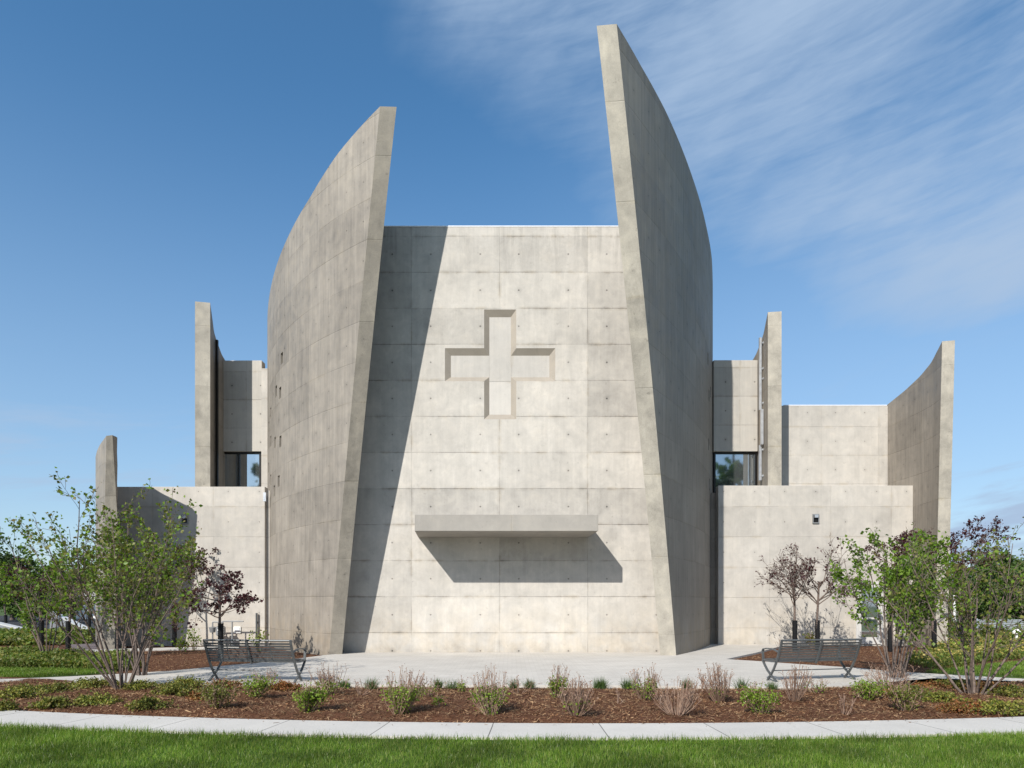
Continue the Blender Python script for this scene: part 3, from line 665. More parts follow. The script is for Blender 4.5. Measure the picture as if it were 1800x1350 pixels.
# foreground lawn
lp = [(-14, 5.2), (14, 5.2), (14, 11), (-14, 11)]
b = scatter(lp, 520000); r = np.hypot(b[:, 0]-WC[0], b[:, 1]-WC[1]); b = b[(r > R_out+.01) & (np.abs(b[:, 0]) < b[:, 1]*.75+4.5)]
edge = np.clip(1-(np.hypot(b[:, 0]-WC[0], b[:, 1]-WC[1])-R_out)/.35, 0, 1)
hh = .062+.05*edge*rng.uniform(0, 1, len(b)) + .016*vnoise(b[:, 0], b[:, 1], 2.5)
V, T_ = blades(np.c_[b, np.zeros(len(b))], np.clip(hh, .035, .14), .0052, .42)
np_mesh('lawn_grass', V, T_, M_grass)['kind'] = 'stuff'
for P_ in (LAWN_L, LAWN_R):
    b = scatter([G(x, y) for x, y in P_], 22000); V, T_ = blades(np.c_[b, np.zeros(len(b))], .065, .011, .4)
    np_mesh('lawn_grass', V, T_, M_grass)['kind'] = 'stuff'
# bark chips
b = scatter([(-13.5, 8.5), (13.5, 8.5), (13.5, 15.2), (-13.5, 15.2)], 130000); r = np.hypot(b[:, 0]-WC[0], b[:, 1]-WC[1]); plzG = [G(x, y, .03) for x, y in plz]
b = b[(r < R_in-.015) & ~inside(b[:, 0], b[:, 1], plzG) & (np.abs(b[:, 0]) < b[:, 1]*.78+1)]
b2 = np.concatenate([scatter([G(x, y) for x, y in ((60, 1189), (300, 1178), (560, 1153), (470, 1140), (250, 1141), (120, 1148))], 9000), scatter([G(x, y) for x, y in ((1285, 1158), (1400, 1166), (1500, 1172.5), (1640, 1182), (1690, 1150), (1600, 1138), (1400, 1136))], 9000)])
b3 = scatter([(-9, 8.2), (9, 8.2), (9, 14.6), (-9, 14.6)], 9000); r3 = np.hypot(b3[:, 0]-WC[0], b3[:, 1]-WC[1]); b3 = b3[(r3 > R_in) & (r3 < R_in+.35*rng.uniform(0, 1, len(b3))**3)]
b4 = np.c_[rng.uniform(-6, 7, 260), 14.02+np.abs(rng.normal(0, .35, 260))]
b2 = b2[~inside(b2[:, 0], b2[:, 1], plzG)]; b = np.concatenate([b, b2, b3, b4]); n = len(b); nsp = len(b3)+len(b4)
a = rng.uniform(0, 6.283, n); tl = rng.normal(0, .33, n); L = rng.uniform(.018, .06, n)*rng.choice([1, 1, 1, 1.6], n); W = rng.uniform(.004, .013, n)
d = np.stack([np.cos(a), np.sin(a), tl], 1); s = np.stack([-np.sin(a), np.cos(a), rng.normal(0, .5, n)], 1)
c = np.c_[b, mulch_z(b[:, 0], b[:, 1])+rng.uniform(.004, .028, n)]; c[n-nsp:, 2] = .040
V = np.stack([c-d*L[:, None]/2-s*W[:, None]/2, c+d*L[:, None]/2-s*W[:, None]/3, c+d*L[:, None]/2+s*W[:, None]/3, c-d*L[:, None]/2+s*W[:, None]/2], 1).reshape(-1, 3)
np_mesh('mulch_chips', V, np.arange(n*4).reshape(-1, 4), M_chip)['kind'] = 'stuff'
# ground covers
def cover(name, poly, n, h, m_, tip=None, wd=.022):
    b = scatter([G(x, y) for x, y in poly], n); k = np.clip(.65+.35*vnoise(b[:, 0], b[:, 1], 1.6), .3, 1.3)
    A = blades(np.c_[b, np.full(len(b), -.03)], h*k, wd, .8)
    b = scatter([G(x, y) for x, y in poly], n*2); k = np.clip(.65+.35*vnoise(b[:, 0], b[:, 1], 1.6), .3, 1.3)
    V, T_ = merge([A, leaves(np.c_[b, h*k*rng.uniform(.15, .9, len(b))], wd*3.2, .3)]); np_mesh(name, V, T_, m_)['kind'] = 'stuff'
    if tip:
        b = b[rng.uniform(0, 1, len(b)) < .2]; k = np.clip(.65+.35*vnoise(b[:, 0], b[:, 1], 1.6), .3, 1.3)
        V, T_ = leaves(np.c_[b, h*k*rng.uniform(.7, 1., len(b))], .07, .3); np_mesh(tip, V, T_, M_yell)['kind'] = 'stuff'
cover('ground_cover', [(-220, 1144), (60, 1146), (150, 1150), (225, 1163), (250, 1172), (205, 1180), (150, 1176), (-220, 1173)], 16000, .34, M_gcov)
cover('ground_cover', [(-220, 1114), (165, 1114), (160, 1131), (60, 1134), (-220, 1136)], 9000, .45, M_gcov, None, .05)
cover('ground_cover', [(1590, 1164), (1640, 1144), (1690, 1126), (1800, 1120), (2000, 1116), (2000, 1150), (1800, 1157), (1740, 1162), (1690, 1171), (1640, 1176)], 15000, .36, M_gcov, 'flower_cover')
cover('ground_cover', [(1660, 1106), (2000, 1104), (2000, 1119), (1700, 1122)], 9000, .55, M_gcov, None, .06)

# ------------------------------------------------------------------ trees
def branch(p, d, L, r, lvl, spec, polys, anchors, rg):
    """grow one limb and its children; leaf anchors gather on the last two levels"""
    k = spec['seg'][lvl]; pts = [np.array(p)]; dd = np.array(d, float); dd /= np.linalg.norm(dd)
    for i in range(k):
        dd = dd+rg.normal(0, spec['wig'][lvl], 3)+np.array([0, 0, spec['up'][lvl]]); dd /= np.linalg.norm(dd)
        pts.append(pts[-1]+dd*L/k)
    pts = np.array(pts); R = r*(1-np.linspace(0, 1, k+1)*spec['taper'][lvl]); polys.append((pts, np.maximum(R, spec['rmin'])))
    last = lvl == len(spec['n'])
    if lvl >= spec['leaf_from']:
        m_ = spec['leaf_n'][lvl]
        for t in rg.uniform(.25, 1., m_):
            f = t*k; i = min(int(f), k-1); anchors.append(pts[i]+(pts[i+1]-pts[i])*(f-i)+rg.normal(0, spec['lspread'], 3))
    if last: return
    lo, hi = spec['t'][lvl]
    for t in np.sort(rg.uniform(lo, hi, spec['n'][lvl])):
        f = t*k; i = min(int(f), k-1); q = pts[i]+(pts[i+1]-pts[i])*(f-i); tg = (pts[i+1]-pts[i]); tg /= np.linalg.norm(tg)
        ax = rg.normal(0, 1, 3); ax -= tg*ax.dot(tg); ax /= np.linalg.norm(ax); an = math.radians(rg.uniform(*spec['ang'][lvl]))
        nd = tg*math.cos(an)+ax*math.sin(an); nd[2] *= spec.get('flat', 1.)
        branch(q, nd, L*spec['ratio'][lvl]*rg.uniform(.6, 1.15)*(1.15-.5*t), max(r*(1-t*spec['taper'][lvl])*.55, spec['rmin']), lvl+1, spec, polys, anchors, rg)
SHRUB = dict(seg=[9, 6, 4], wig=[.07, .11, .16], up=[.035, .06, .04], taper=[.72, .7, .6], rmin=.0035, n=[9, 5], t=[(.32, .97), (.2, .97)], ang=[(18, 45), (22, 55)], ratio=[.36, .42], leaf_from=1, leaf_n=[0, 6, 11], lspread=.045)
REDBUD = dict(seg=[6, 7, 6, 4], wig=[.03, .12, .14, .16], up=[.0, .03, .02, .0], taper=[.25, .7, .7, .6], rmin=.0035, n=[9, 6, 4], t=[(.68, 1.), (.25, .97), (.2, .97)], ang=[(25, 62), (25, 50), (25, 55)], ratio=[1.0, .46, .5], leaf_from=2, leaf_n=[0, 0, 5, 10], lspread=.035, flat=.85)
RB2 = dict(REDBUD, n=[13, 7, 4], ratio=[.92, .5, .5], t=[(.58, 1.), (.2, .97), (.2, .97)], ang=[(28, 58), (25, 52), (25, 55)], rmin=.005)
RB3 = dict(REDBUD, n=[12, 7, 4], ratio=[.95, .48, .5], t=[(.62, 1.), (.25, .97), (.2, .97)], ang=[(30, 78), (25, 52), (25, 55)], up=[0, .0, .0, 0], flat=.75)
def tree(name, x, y, spec, seed, label, group, cat, trunk_name, stems, length, r, splay, leafm, lsize, barkm, guard=None, dens=1., lean=(0, 0), second=None, z=0.):
    rg = np.random.default_rng(seed); root = empty(name, (x, y, z), label, cat, group)
    polys, anch = [], []
    if stems == 1: branch((0, 0, -.05), (lean[0], lean[1], 1), length, r, 0, spec, polys, anch, rg)
    else:
        for i in range(stems):
            a = 6.283*i/stems+rg.uniform(-.3, .3); k = math.radians(rg.uniform(*splay)); rr = .13*math.sqrt(rg.uniform(.1, 1))
            branch((rr*math.cos(a), rr*math.sin(a), -.05), (math.sin(k)*math.cos(a)+lean[0], math.sin(k)*math.sin(a)+lean[1], math.cos(k)), length*rg.uniform(.72, 1.08), r*rg.uniform(.6, 1.1), 0, spec, polys, anch, rg)
    big = [p for p in polys if p[1][0] > .012]; sm = [p for p in polys if p[1][0] <= .012]
    V, T_ = merge([tubes(big, 7)]+([tubes(sm, 4)] if sm else [])); np_mesh(trunk_name, V, T_, barkm, root, True)
    A = np.array(anch); A = A[rg.uniform(0, 1, len(A)) < dens]
    if second:
        m_ = rg.uniform(0, 1, len(A)) < second[1]; V, T_ = leaves(A[m_], lsize, .2, .25); np_mesh('crown', V, T_, second[0], root); A = A[~m_]
    V, T_ = leaves(A, lsize, .2, .25); np_mesh('crown', V, T_, leafm, root)
    if guard:
        h0, h1, gr = guard; bm = bmesh.new(); k = int((h1-h0)/.035)
        for i in range(k):     # corrugated sleeve
            za = h0+(h1-h0)*i/k; zb_ = h0+(h1-h0)*(i+1)/k; f = lambda z_: (lean[0]*z_, lean[1]*z_+0*z_)
            add_cyl(bm, (f(za)[0], f(za)[1], za), (f(zb_)[0], f(zb_)[1], zb_), gr*(1 if i % 2 else .93), n=12)
        bm_obj('tree_guard', bm, M_black, root, False)
    return root
def at(px, py): x, y = G(px, py); return x, y
# multi-stemmed shrubs in the planting beds
x, y = at(215, 1213)
tree('shrub_tree', x, y, SHRUB, 21, 'multi stemmed young tree with fresh green leaves, first in front left of the left bench', 'multi stemmed young trees', 'tree', 'trunk', 14, 3.6, .024, (6, 30), M_green, .070, M_bark, dens=.36, second=(M_olive, .45))
x, y = at(248, 1189)
tree('shrub_tree', x, y, SHRUB, 34, 'multi stemmed green leaved young tree just behind the front one on the left', 'multi stemmed young trees', 'tree', 'trunk', 13, 3.6, .026, (4, 18), M_olive, .074, M_barkd, dens=.8, second=(M_green, .5))
x, y = at(1575, 1193)
tree('shrub_tree', x, y, SHRUB, 47, 'multi stemmed leafy green young tree just right of the right bench', 'multi stemmed young trees', 'tree', 'trunk', 12, 3.0, .027, (5, 25), M_green, .074, M_barkd, dens=.85, lean=(.10, 0))
x, y = at(1712, 1223)
tree('shrub_tree', x, y, SHRUB, 58, 'wide splayed grey stemmed young tree, mostly bare, in the bed at far right', 'multi stemmed young trees', 'tree', 'trunk', 12, 3.0, .026, (10, 40), M_olive, .064, M_bark, dens=.34, second=(M_green, .4))
x, y = at(95, 1160)
tree('shrub_tree', x-.2, y, SHRUB, 63, 'green multi stemmed young tree at far left before the parking lot', 'multi stemmed young trees', 'tree', 'trunk', 7, 3.6, .028, (6, 24), M_green, .075, M_bark, dens=.85)
# purple redbuds with black trunk sleeves
def redbud(px, d, seed, label, h, dens, length=1.45, second=None, ls=.075, lean=(0, 0), sp=None):
    return tree('redbud_tree', px_x(px, d), d, sp or REDBUD, seed, label, 'purple leaved trees with black trunk sleeves', 'tree', 'trunk', 1, length*h, .045, None, M_purple, ls, M_bark, (0, 1.08, .085), dens, lean, second)
redbud(388, 20.8, 5, 'dark purple leaved tree with black trunk sleeve behind the left bench', 1., .40, 2.05, None, .09, (0, 0), RB3)
redbud(1397, 24.3, 71, 'sparse purple tree with black sleeve behind right bench, left of the pair', 1.22, .13, 2.05, None, .075, (0, 0), RB2)
redbud(1437, 24.6, 84, 'sparse purple tree with black sleeve behind right bench, right of the pair', 1.22, .13, 2.05, None, .075, (0, 0), RB2)
redbud(307, 26.2, 9, 'purple tree with black sleeve against the left wing wall', 1.25, .9, 2.05, (M_olive, .2))
redbud(73, 24.3, 10, 'purple tree with black sleeve at the far left edge of the beds', 1.05, .75, 2.05)
redbud(120, 23.6, 12, 'purple tree with black sleeve just left of the low curved wall', 1.05, .7, 2.05, (M_olive, .3))
redbud(1565, 24.0, 14, 'purple tree with black sleeve before the white side door', 1.15, .8, 2.05, (M_olive, .35))
redbud(1642, 23.6, 15, 'tall purple tree with black sleeve by the far right curved wall', 1.5, 1., 2.05)
redbud(1690, 26.6, 16, 'purple tree with black sleeve beside the white post', 1.55, 1., 2.05)
tree('young_tree', px_x(10, 40), 40, REDBUD, 17, 'green young tree with black sleeve at the left edge by the road', 'young street trees', 'tree', 'trunk', 1, 2.6, .05, None, M_green, .12, M_bark, (0, 1.0, .09), 1.)
tree('young_tree', px_x(157, 38), 38, REDBUD, 18, 'green young tree with black sleeve beyond the low curved wall', 'young street trees', 'tree', 'trunk', 1, 2.5, .05, None, M_green, .12, M_bark, (0, 1.1, .09), 1.)
tree('young_tree', px_x(56, 36), 36, REDBUD, 19, 'short dark leafed young tree before the road', 'young street trees', 'tree', 'trunk', 1, 1.25, .05, None, M_far, .10, M_bark, None, 1.)
# far trees
def far_tree(px, d, y_top, wpx, seed, label, n=5200):
    rg = np.random.default_rng(seed); x = px_x(px, d); h = py_z(y_top, d); wd = wpx*d/F/2
    root = empty('background_tree', (x, d, -.1), label, 'tree', 'background trees')
    P_ = [(np.array([[0, 0, 0], [.1, 0, h*.3], [0, .1, h*.55], [.1, 0, h*.85]]), np.array([.28, .22, .14, .04])*h/8)]
    for i in range(9):
        z0 = h*rg.uniform(.2, .6); a = rg.uniform(0, 6.28); e = np.array([math.cos(a)*wd*.75, math.sin(a)*wd*.75, z0+h*rg.uniform(.1, .3)])
        P_.append((np.array([[0, 0, z0], e*[.5, .5, 1]-[0, 0, .1*h], e]), np.array([.1, .06, .02])*h/8))
    V, T_ = tubes(P_, 6); np_mesh('trunk', V, T_, M_barkd, root, True)
    nl = 42; cs = rg.normal(0, 1, (nl, 3)); cs /= np.linalg.norm(cs, axis=1)[:, None]; cs *= rg.uniform(.25, 1, (nl, 1))**.5
    cs = cs*[wd*.85, wd*.85, h*.40]+[0, 0, h*.56]; rad = rg.uniform(.16, .34, nl)*wd
    k = rg.integers(0, nl, n); o = rg.normal(0, 1, (n, 3)); o /= np.linalg.norm(o, axis=1)[:, None]; o *= (rg.uniform(0, 1, (n, 1))**.4)
    V, T_ = leaves(cs[k]+o*rad[k][:, None]*[1, 1, .8], max(.16, h*.036), .2, .2); np_mesh('crown', V, T_, M_far, root); return root
far = [(-60, 62, 950, 150), (22, 70, 965, 120), (75, 85, 985, 110), (125, 78, 990, 100), (170, 95, 985, 90), (40, 55, 1010, 90), (110, 60, 1015, 80),
       (1690, 70, 985, 110), (1745, 62, 965, 120), (1800, 55, 955, 130), (1858, 60, 940, 150), (1775, 85, 975, 120), (1640, 90, 1000, 90), (1720, 48, 1010, 90), (1795, 44, 1000, 100)]
names = ['broad green tree beyond the road, cut by the left edge', 'round green tree beyond the road near the left edge', 'far low tree beyond the road behind the purple crowns', 'far tree beyond the road near the low curved wall', 'distant tree directly behind the low curved wall', 'low bushy tree on the near side of the far road trees', 'low bushy tree left of the low curved wall, beyond the road',
         'green tree just right of the far right curved wall', 'green tree behind the white post at right', 'large green tree cut by the right edge', 'tree behind the large one, just showing at the right edge', 'far tree above the slatted fence', 'distant tree behind the far right curved wall', 'low bushy tree directly behind the slatted fence left end', 'low bushy tree directly behind the slatted fence right end']
for i, (f, nm) in enumerate(zip(far, names)): far_tree(*f, 100+i, nm)
for i, (xx, yy, hh_, ww, lb) in enumerate(((-32, -30, 22., 4.5, 'tall tree across the street mirrored in the left upper window'), (28.5, -30, 25., 6.5, 'tall tree across the street mirrored in the right upper window'))):
    o = far_tree(900+1e-6, 40, H-(hh_-EYE)*30, ww*2*30, 150+i, lb, 4200); o.location = (xx, yy, -.1)

# ------------------------------------------------------------------ shrubs in the front bed
def shrub(name, px, py, w_px, y_top, dry, green, seed, label, group, leafm=None, stem=None, leaf_h=.55, ls=.033):
    rg = np.random.default_rng(seed); x, y = G(px, py, .03); sc = F/y; h = (py-y_top)/sc; wd = w_px/sc/2
    root = empty(name, (x, y, float(mulch_z(np.array(x), np.array(y)))), label, 'shrub', group)
    P_ = []; ln = rg.normal(0, .16, 2)*h; gap = rg.uniform(0, 6.283)
    for i in range(int(dry*(1.7 if green else 1.15))):
        a = rg.uniform(0, 6.283)
        if math.cos(a-gap) > .75 and rg.uniform() < .75: continue
        rr = math.sqrt(rg.uniform(0, 1)); hh_ = h*rg.uniform(.42, 1.08)*(1-.22*rr); e = np.array([math.cos(a)*rr*wd+ln[0]*hh_/h, math.sin(a)*rr*wd+ln[1]*hh_/h, hh_])
        p0 = np.array([math.cos(a)*rr*wd*.28, math.sin(a)*rr*wd*.28, 0]); m1 = p0+(e-p0)*.5; m1[:2] *= 1.12; m1 = m1+rg.normal(0, .012, 3)
        P_.append((np.array([p0, m1, e]), np.array([.0050, .0038, .0024])))
        for q in range(rg.integers(1, 4)):
            t = rg.uniform(.35, .9); b0 = m1+(e-m1)*max(0, t*2-1) if t > .5 else p0+(m1-p0)*t*2
            P_.append((np.array([b0, b0+np.array([rg.normal(0, .03), rg.normal(0, .03), rg.uniform(.05, .14)])]), np.array([.0036, .0022])))
    tips = np.array([p[0][-1] for p in P_]); tips = np.repeat(tips, 2, 0)+rg.normal(0, .012, (len(tips)*2, 3))      # seed heads on the stem tips
    V, T_ = merge([tubes(P_, 4), leaves(tips, .020)]); np_mesh('stems', V, T_, stem or M_dry, root)
    if green:
        k = rg.integers(0, len(P_), green); t = rg.uniform(0, 1, (green, 1))*leaf_h/.55
        A = np.array([P_[i][0][0] for i in k]); B = np.array([P_[i][0][-1] for i in k]); pts = A+(B-A)*np.clip(t, 0, 1); pts[:, 2] = np.minimum(pts[:, 2], h*leaf_h*rg.uniform(.6, 1.1, green))+.02
        pts += rg.normal(0, .035, pts.shape); pts[:, 2] = np.maximum(pts[:, 2], .02)
        V, T_ = leaves(pts, ls, .3); np_mesh('leaves', V, T_, leafm or M_lime, root)
    return root
SG = 'shrubs in the mulch bed'
shr = [(383, 1247, 66, 1200, 26, 520, .8, 'low green shrub with reddish leaves in front of the left bench'),
       (448, 1227, 60, 1182, 24, 460, .75, 'bright green low shrub just below the middle of the left bench'),
       (540, 1251, 74, 1186, 30, 620, .55, 'bright green shrub with tan stems, right of the left bench'),
       (583, 1222, 80, 1166, 46, 150, .35, 'tall bare tan stems at the bed edge right of the left bench'),
       (702, 1253, 84, 1176, 62, 560, .5, 'large upright shrub, green below and tan above, under the left fin shadow'),
       (862, 1255, 80, 1172, 56, 420, .45, 'upright tan shrub with green base at the middle of the bed'),
       (978, 1228, 44, 1166, 26, 260, .45, 'small green footed shrub behind the bare fan shaped one, right of the middle'),
       (1014, 1259, 84, 1190, 52, 40, .3, 'bare tan fan shaped shrub near the sidewalk, right of the middle'),
       (1133, 1231, 62, 1166, 36, 220, .45, 'tan shrub with green base behind the widest bare shrub'),
       (1188, 1256, 86, 1186, 66, 0, .3, 'widest bare pinkish tan shrub below the right fin'),
       (1264, 1234, 64, 1166, 50, 30, .3, 'bare upright tan shrub between right fin and right bench'),
       (1339, 1254, 62, 1203, 26, 520, .75, 'bright green rounded shrub in front of the left end of the right bench'),
       (1396, 1233, 64, 1170, 46, 0, .3, 'bare tan stems standing before the right bench legs'),
       (1484, 1256, 30, 1214, 14, 0, .3, 'few short bare twigs alone in the mulch below the right bench'),
       (1526, 1228, 64, 1196, 26, 520, .85, 'bright green low shrub at the right end of the right bench'),
       (1560, 1208, 90, 1172, 50, 0, .3, 'bare purplish stems along the path right of the right bench'),
       (1592, 1246, 76, 1200, 30, 420, .7, 'olive green shrub with tan stems left of the splayed bare tree'),
       (470, 1205, 60, 1176, 26, 0, .3, 'thin bare purplish stems under the left bench'),
       (634, 1222, 46, 1192, 12, 0, .3, 'faint dry wisps left of the large upright shrub'),
       (752, 1226, 52, 1200, 12, 30, .4, 'faint dry wisps between the large upright shrub and the middle shrub'),
       (812, 1214, 30, 1196, 8, 60, .6, 'tiny green weed behind the middle shrub'),
       (912, 1222, 50, 1196, 12, 0, .3, 'faint dry wisps right of the middle shrub'),
       (1086, 1240, 36, 1218, 9, 0, .3, 'faint dry wisps left of the widest bare shrub'),
       (1432, 1218, 50, 1196, 12, 40, .5, 'faint dry wisps under the middle of the right bench'),
       (770, 1243, 16, 1232, 4, 40, .8, 'tiny green weed alone in the mulch near the middle'),
       (1236, 1216, 40, 1186, 14, 0, .3, 'thin dry stems at the plaza edge left of the right bench')]
for i, (px, py, wpx, yt, dr, gr, lh, lb) in enumerate(shr):
    shrub('garden_shrub', px, py, wpx*rng.uniform(.85, 1.15), yt-rng.uniform(0, 8), dr, int(gr*2.4), 200+i, lb, SG, M_olive if i in (0, 16) else M_lime, None, lh)
# planting at the wing walls
for i, (px, py, wpx, yt, lb) in enumerate(((341, 1141, 26, 1092, 'leggy green plant at the left wing wall beside the gas meter'), (453, 1141, 40, 1094, 'green leafy plant at the foot of the drain pipe'), (322, 1143, 30, 1112, 'low green plant at the wall left of the gas meter'), (1428, 1138, 22, 1106, 'small leafy plant between the two sparse purple trees'), (1375, 1140, 30, 1114, 'small bare twiggy plant by the right wing wall'))):
    shrub('wall_plant', px, py, wpx, yt, 12, 0 if i == 4 else 160, 300+i, lb, 'plants along the wing walls', M_lime if i < 3 else M_olive, M_stem if i == 4 else None, .9, .075)
# grass tufts along the plaza edge
tufts = [(653, 1209, 26, 20, 'grass tuft on the plaza edge left of the large upright shrub'), (770, 1207, 20, 16, 'small grass tuft on the plaza edge left of the double tuft'), (797, 1208, 34, 18, 'wide double grass tuft on the plaza edge near the middle'), (903, 1208, 18, 16, 'small grass tuft right of the middle shrub'), (931, 1207, 20, 14, 'low grass tuft second right of the middle shrub'), (1055, 1208, 28, 18, 'grass tuft behind the bare fan shaped shrub'), (1103, 1208, 28, 20, 'dark grass tuft left of the tan shrub with green base'), (1207, 1208, 24, 16, 'grass tuft behind the widest bare shrub'), (1303, 1210, 30, 22, 'fresh grass tuft just left of the right bench'), (1357, 1212, 22, 14, 'grass tuft at the rear foot of the right bench'), (605, 1206, 30, 12, 'low grass tuft right of the tall bare tan stems')]
for i, (px, py, wp, hp, lb) in enumerate(tufts):
    x, y = G(px, py, .03); sc = F/y; n = int(rng.integers(150, 330)); a = rng.uniform(0, 6.283, n); rr = rng.uniform(0, 1, n)**.8*wp/sc*.30*rng.uniform(.8, 1.25)
    V, T_ = blades(np.c_[np.cos(a)*rr*1.2, np.sin(a)*rr*.8, np.zeros(n)], hp/sc*rng.uniform(.85, 1.25), .007, .75)
    o = np_mesh('grass_tuft', V, T_, M_tuft); o.location = (x, y, .01); tag(o, lb, 'grass tuft', 'grass tufts along the plaza edge')
# low junipers
jun = [(30, 1226, 90, 26, 0), (95, 1216, 80, 18, 0), (92, 1242, 60, 20, 0), (170, 1238, 70, 22, 0), (262, 1246, 66, 24, 0), (308, 1222, 70, 28, 0), (325, 1208, 60, 20, 0), (165, 1208, 90, 18, 0), (0, 1248, 50, 18, 0), (395, 1208, 60, 16, 1), (250, 1210, 60, 16, 0), (355, 1230, 40, 16, 1), (500, 1210, 50, 14, 1),
       (1655, 1232, 70, 18, 0), (1600, 1222, 60, 20, 0), (1690, 1248, 90, 20, 1), (1765, 1252, 110, 26, 0), (1790, 1222, 100, 20, 0), (1740, 1216, 80, 20, 1), (1680, 1210, 80, 18, 0), (1640, 1210, 60, 14, 1), (1570, 1224, 50, 18, 1)]
jl = ['olive low juniper spreading at the left frame edge', 'low juniper strip below the left lawn path', 'small low juniper second from the left sidewalk edge', 'low juniper before the splayed stems on the left', 'rounded juniper near the sidewalk left of the reddish shrub', 'dense dark juniper left of the left bench', 'flat juniper at the left bench rear foot', 'flat juniper left of the big multi stemmed tree', 'juniper corner clump at the lower left', 'brownish juniper below the left bench', 'flat juniper right at the big multi stemmed tree foot', 'small rusty juniper next to the reddish shrub', 'rusty low clump at the plaza edge under the right end of the left bench',
      'flat green juniper left of the splayed bare tree', 'olive juniper behind the olive shrub with tan stems', 'rust orange juniper before the splayed bare tree', 'green juniper at the lower right corner', 'green juniper at the right edge behind the corner one', 'rust juniper right of the splayed bare tree', 'dark juniper behind the splayed bare tree', 'rusty juniper along the right path', 'rusty juniper beside the bright green low shrub']
for i, ((px, py, wp, hp, ru), lb) in enumerate(zip(jun, jl)):
    rg = np.random.default_rng(400+i); x, y = G(px, py, .03); sc = F/y; wd, h = wp/sc/2*1.15, hp/sc*.9
    root = empty('juniper_shrub', (x, y, 0), lb, 'shrub', 'low junipers in the mulch bed'); nb_ = 46; P_, A = [], []
    for k in range(nb_):
        a = rg.uniform(0, 6.283); rr = math.sqrt(rg.uniform(.02, 1)); e = np.array([math.cos(a)*rr*wd*1.1, math.sin(a)*rr*wd*.8, h*(1-.65*rr*rr)*rg.uniform(.6, 1.1)]); m1 = e*[.5, .5, .75]
        P_.append((np.array([[0, 0, 0], m1, e]), np.array([.006, .004, .002])))
        for t in rg.uniform(.35, 1.05, 44): A.append((m1*2*t if t < .5 else m1+(e-m1)*(t*2-1))+rg.normal(0, .028, 3))
    A = np.array(A); A[:, 2] = np.maximum(A[:, 2], .015)
    V, T_ = tubes(P_, 4); np_mesh('stems', V, T_, M_stem, root); V, T_ = leaves(A, .034, 0, -.5); np_mesh('foliage', V, T_, M_rust if ru else M_juni, root)

# ------------------------------------------------------------------ benches
def bench(label, loc, rz, L=1.95):
    root = empty('park_bench', loc, label, 'bench', 'grey slatted park benches', rz); hx = L/2
    up = [(-.245, .90), (-.222, .81), (-.165, .67), (-.115, .55), (-.075, .46), (-.035, .38), (.03, .27), (.12, .15), (.21, .06), (.25, .0)]
    sr = [(-.07, .43), (.08, .42), (.25, .425), (.40, .44), (.425, .43), (.36, .34), (.25, .22), (.10, .11), (-.02, .04), (-.07, .0)]
    ar = [(-.15, .63), (-.06, .66), (.10, .695), (.28, .69), (.40, .67), (.425, .63), (.415, .54), (.405, .45)]
    for xx in (-hx, hx):
        bm = bmesh.new()
        for pth in (up, sr): add_sweep(bm, [(xx, a, b) for a, b in pth], .045, .028, (1, 0, 0))
        bm_obj('end_frame', bm, M_bench, root, False)
        bm = bmesh.new(); add_sweep(bm, [(xx, a, b) for a, b in ar], .05, .022, (1, 0, 0)); bm_obj('armrest', bm, M_bench, root, False)
    bm = bmesh.new(); add_sweep(bm, [(0, a-.012, b) for a, b in up[:6]], .04, .03, (1, 0, 0)); add_sweep(bm, [(0, a, b-.03) for a, b in sr[:4]], .04, .02, (1, 0, 0)); bm_obj('centre_support', bm, M_bench, root, False)
    bm = bmesh.new()
    for xx in (-hx/2, hx/2): add_sweep(bm, [(xx, a+.012, b) for a, b in up[1:5]], .018, .012, (1, 0, 0))
    U = np.array(up); zs_ = np.linspace(.815, .435, 8)
    for z_ in zs_:
        yy = float(np.interp(z_, U[::-1, 1], U[::-1, 0])); Mt = Matrix.Translation((0, yy+.012, z_)) @ Matrix.Rotation(math.radians(24), 4, 'X')
        add_box(bm, -hx+.024, hx-.024, -.005, .005, -.0185, .0185, Mt)
    bm_obj('backrest', bm, M_bench, root, False)
    bm = bmesh.new(); add_cyl(bm, (-hx+.01, -.236, .885), (hx-.01, -.236, .885), .022, n=10); bm_obj('top_rail', bm, M_bench, root, False)
    bm = bmesh.new()
    for k, yy in enumerate(np.linspace(-.03, .39, 9)): add_box(bm, -hx+.024, hx-.024, yy-.018, yy+.018, .432+.03*abs(k-3.5)/6, .442+.03*abs(k-3.5)/6)
    bm_obj('seat', bm, M_bench, root, False)
    bm = bmesh.new(); add_cyl(bm, (-hx, .06, .23), (hx, .06, .23), .012, n=8); bm_obj('stretcher', bm, M_bench, root, False)
    return root
bench('grey slatted metal bench seen from behind in dappled shade, left side of the plaza', (-5.52, 14.55, .03), math.radians(-9))
bench('grey slatted metal bench seen from behind in full sun, right side of the plaza', (6.52, 14.72, .03), math.radians(14))

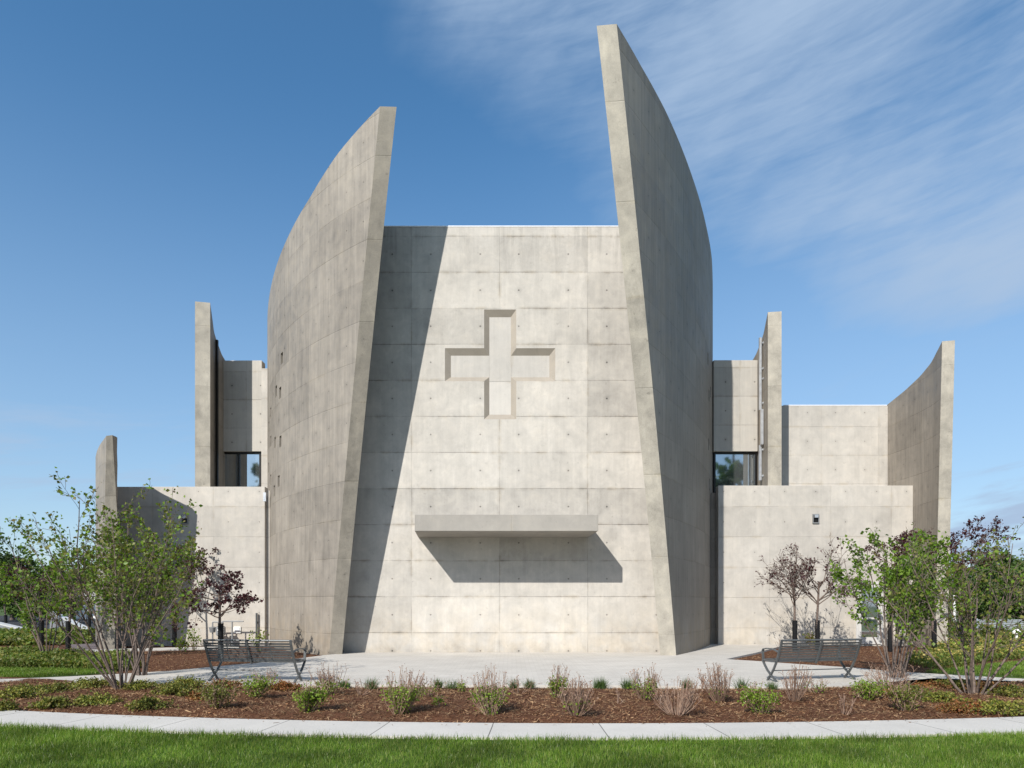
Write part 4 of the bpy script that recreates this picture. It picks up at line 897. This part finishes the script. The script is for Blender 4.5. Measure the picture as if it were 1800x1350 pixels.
# ------------------------------------------------------------------ distant small things
fn = empty('slatted_fence', (px_x(1775, 34), 34, -.05), 'grey horizontal slat fence low behind the yellow ground cover at right', 'fence')
bm = bmesh.new()
for k in range(7): add_box(bm, -1.65, 2.6, 0, .03, .34+k*.088, .34+k*.088+.062)
bm_obj('slat_panel', bm, M_steel, fn, False)
for xx in (-1.6, -.2, 1.2, 2.5):
    bm = bmesh.new(); add_box(bm, xx-.03, xx+.03, .031, .09, 0, .98); bm_obj('post', bm, M_steel, fn, False)
bm = bmesh.new(); add_cyl(bm, (0, 0, 0), (0, 0, 2.2), .085, n=14); add_cyl(bm, (0, 0, 2.2), (0, 0, 2.24), .10, n=14); add_cyl(bm, (0, 0, 0), (0, 0, .05), .14, n=14)
o = bm_obj('marker_post', bm, M_white, None, False); o.location = (px_x(1678, 40), 40, -.08); tag(o, 'plain white upright post behind the purple trees at right', 'post')
bl = empty('bollard_light', (px_x(1787, 29), 29, -.05), 'small white mushroom shaped path light in the yellow ground cover', 'path light')
bm = bmesh.new(); add_cyl(bm, (0, 0, 0), (0, 0, .48), .05, n=12); bm_obj('post', bm, M_white, bl, False)
bm = bmesh.new(); add_cyl(bm, (0, 0, .45), (0, 0, .52), .15, .16, n=18); add_cyl(bm, (0, 0, .52), (0, 0, .64), .16, .06, n=18); bm_obj('lamp_head', bm, M_white, bl, False)
for (p0, p1, lb) in (((92, 1077), (157, 1110), 'pale sloping kerb wall with white top beside the road'), ((-60, 1083), (40, 1107), 'pale low ramp wall at the left edge by the road')):
    x0, y0 = G(p0[0], p0[1]+8, 0); x1, y1 = px_x(p1[0], 36), 36.; y0 = 46.; x0 = px_x(p0[0], y0); z0_ = py_z(p0[1], y0); z1_ = max(py_z(p1[1], y1), .22)
    bm = bmesh.new(); d = Vector((x1-x0, y1-y0, 0)).normalized(); nn = Vector((-d.y, d.x, 0))*.15
    V8 = [bm.verts.new(p) for p in ((x0-nn.x, y0-nn.y, -.1), (x1-nn.x, y1-nn.y, -.1), (x1+nn.x, y1+nn.y, -.1), (x0+nn.x, y0+nn.y, -.1), (x0-nn.x, y0-nn.y, z0_), (x1-nn.x, y1-nn.y, z1_), (x1+nn.x, y1+nn.y, z1_), (x0+nn.x, y0+nn.y, z0_))]
    for qd in ((3, 2, 1, 0), (4, 5, 6, 7), (0, 1, 5, 4), (1, 2, 6, 5), (2, 3, 7, 6), (3, 0, 4, 7)): bm.faces.new([V8[i] for i in qd])
    rwl = bm_obj('ramp_wall', bm, M_pipe); tag(rwl, lb, 'low wall')
    bm = bmesh.new(); add_sweep(bm, [(x0, y0, z0_+.05), (x1, y1, z1_+.05)], .36, .08, (nn.x, nn.y, 0)); bm_obj('coping', bm, M_frame, rwl, False)
hb = empty('white_house', (px_x(152, 75), 75, -.1), 'small white house glimpsed through leaves beyond the road', 'house')
bm = bmesh.new(); add_box(bm, -1.3, 1.3, 0, 5, 0, 2.6); bm_obj('wall', bm, M_white, hb)
bm = bmesh.new(); v = [bm.verts.new(p) for p in ((-1.5, -.2, 2.602), (1.5, -.2, 2.602), (1.5, 5.2, 2.602), (-1.5, 5.2, 2.602), (0, -.2, 3.5), (0, 5.2, 3.5))]
for qd in ((0, 3, 2, 1), (0, 1, 4), (3, 5, 2), (0, 4, 5, 3), (1, 2, 5, 4)): bm.faces.new([v[i] for i in qd])
bm_obj('roof', bm, M_roof, hb)
for xx in (-.7, .6):
    bm = bmesh.new(); add_box(bm, xx-.25, xx+.25, -.03, -.002, 1., 1.9); bm_obj('window', bm, M_glass, hb)
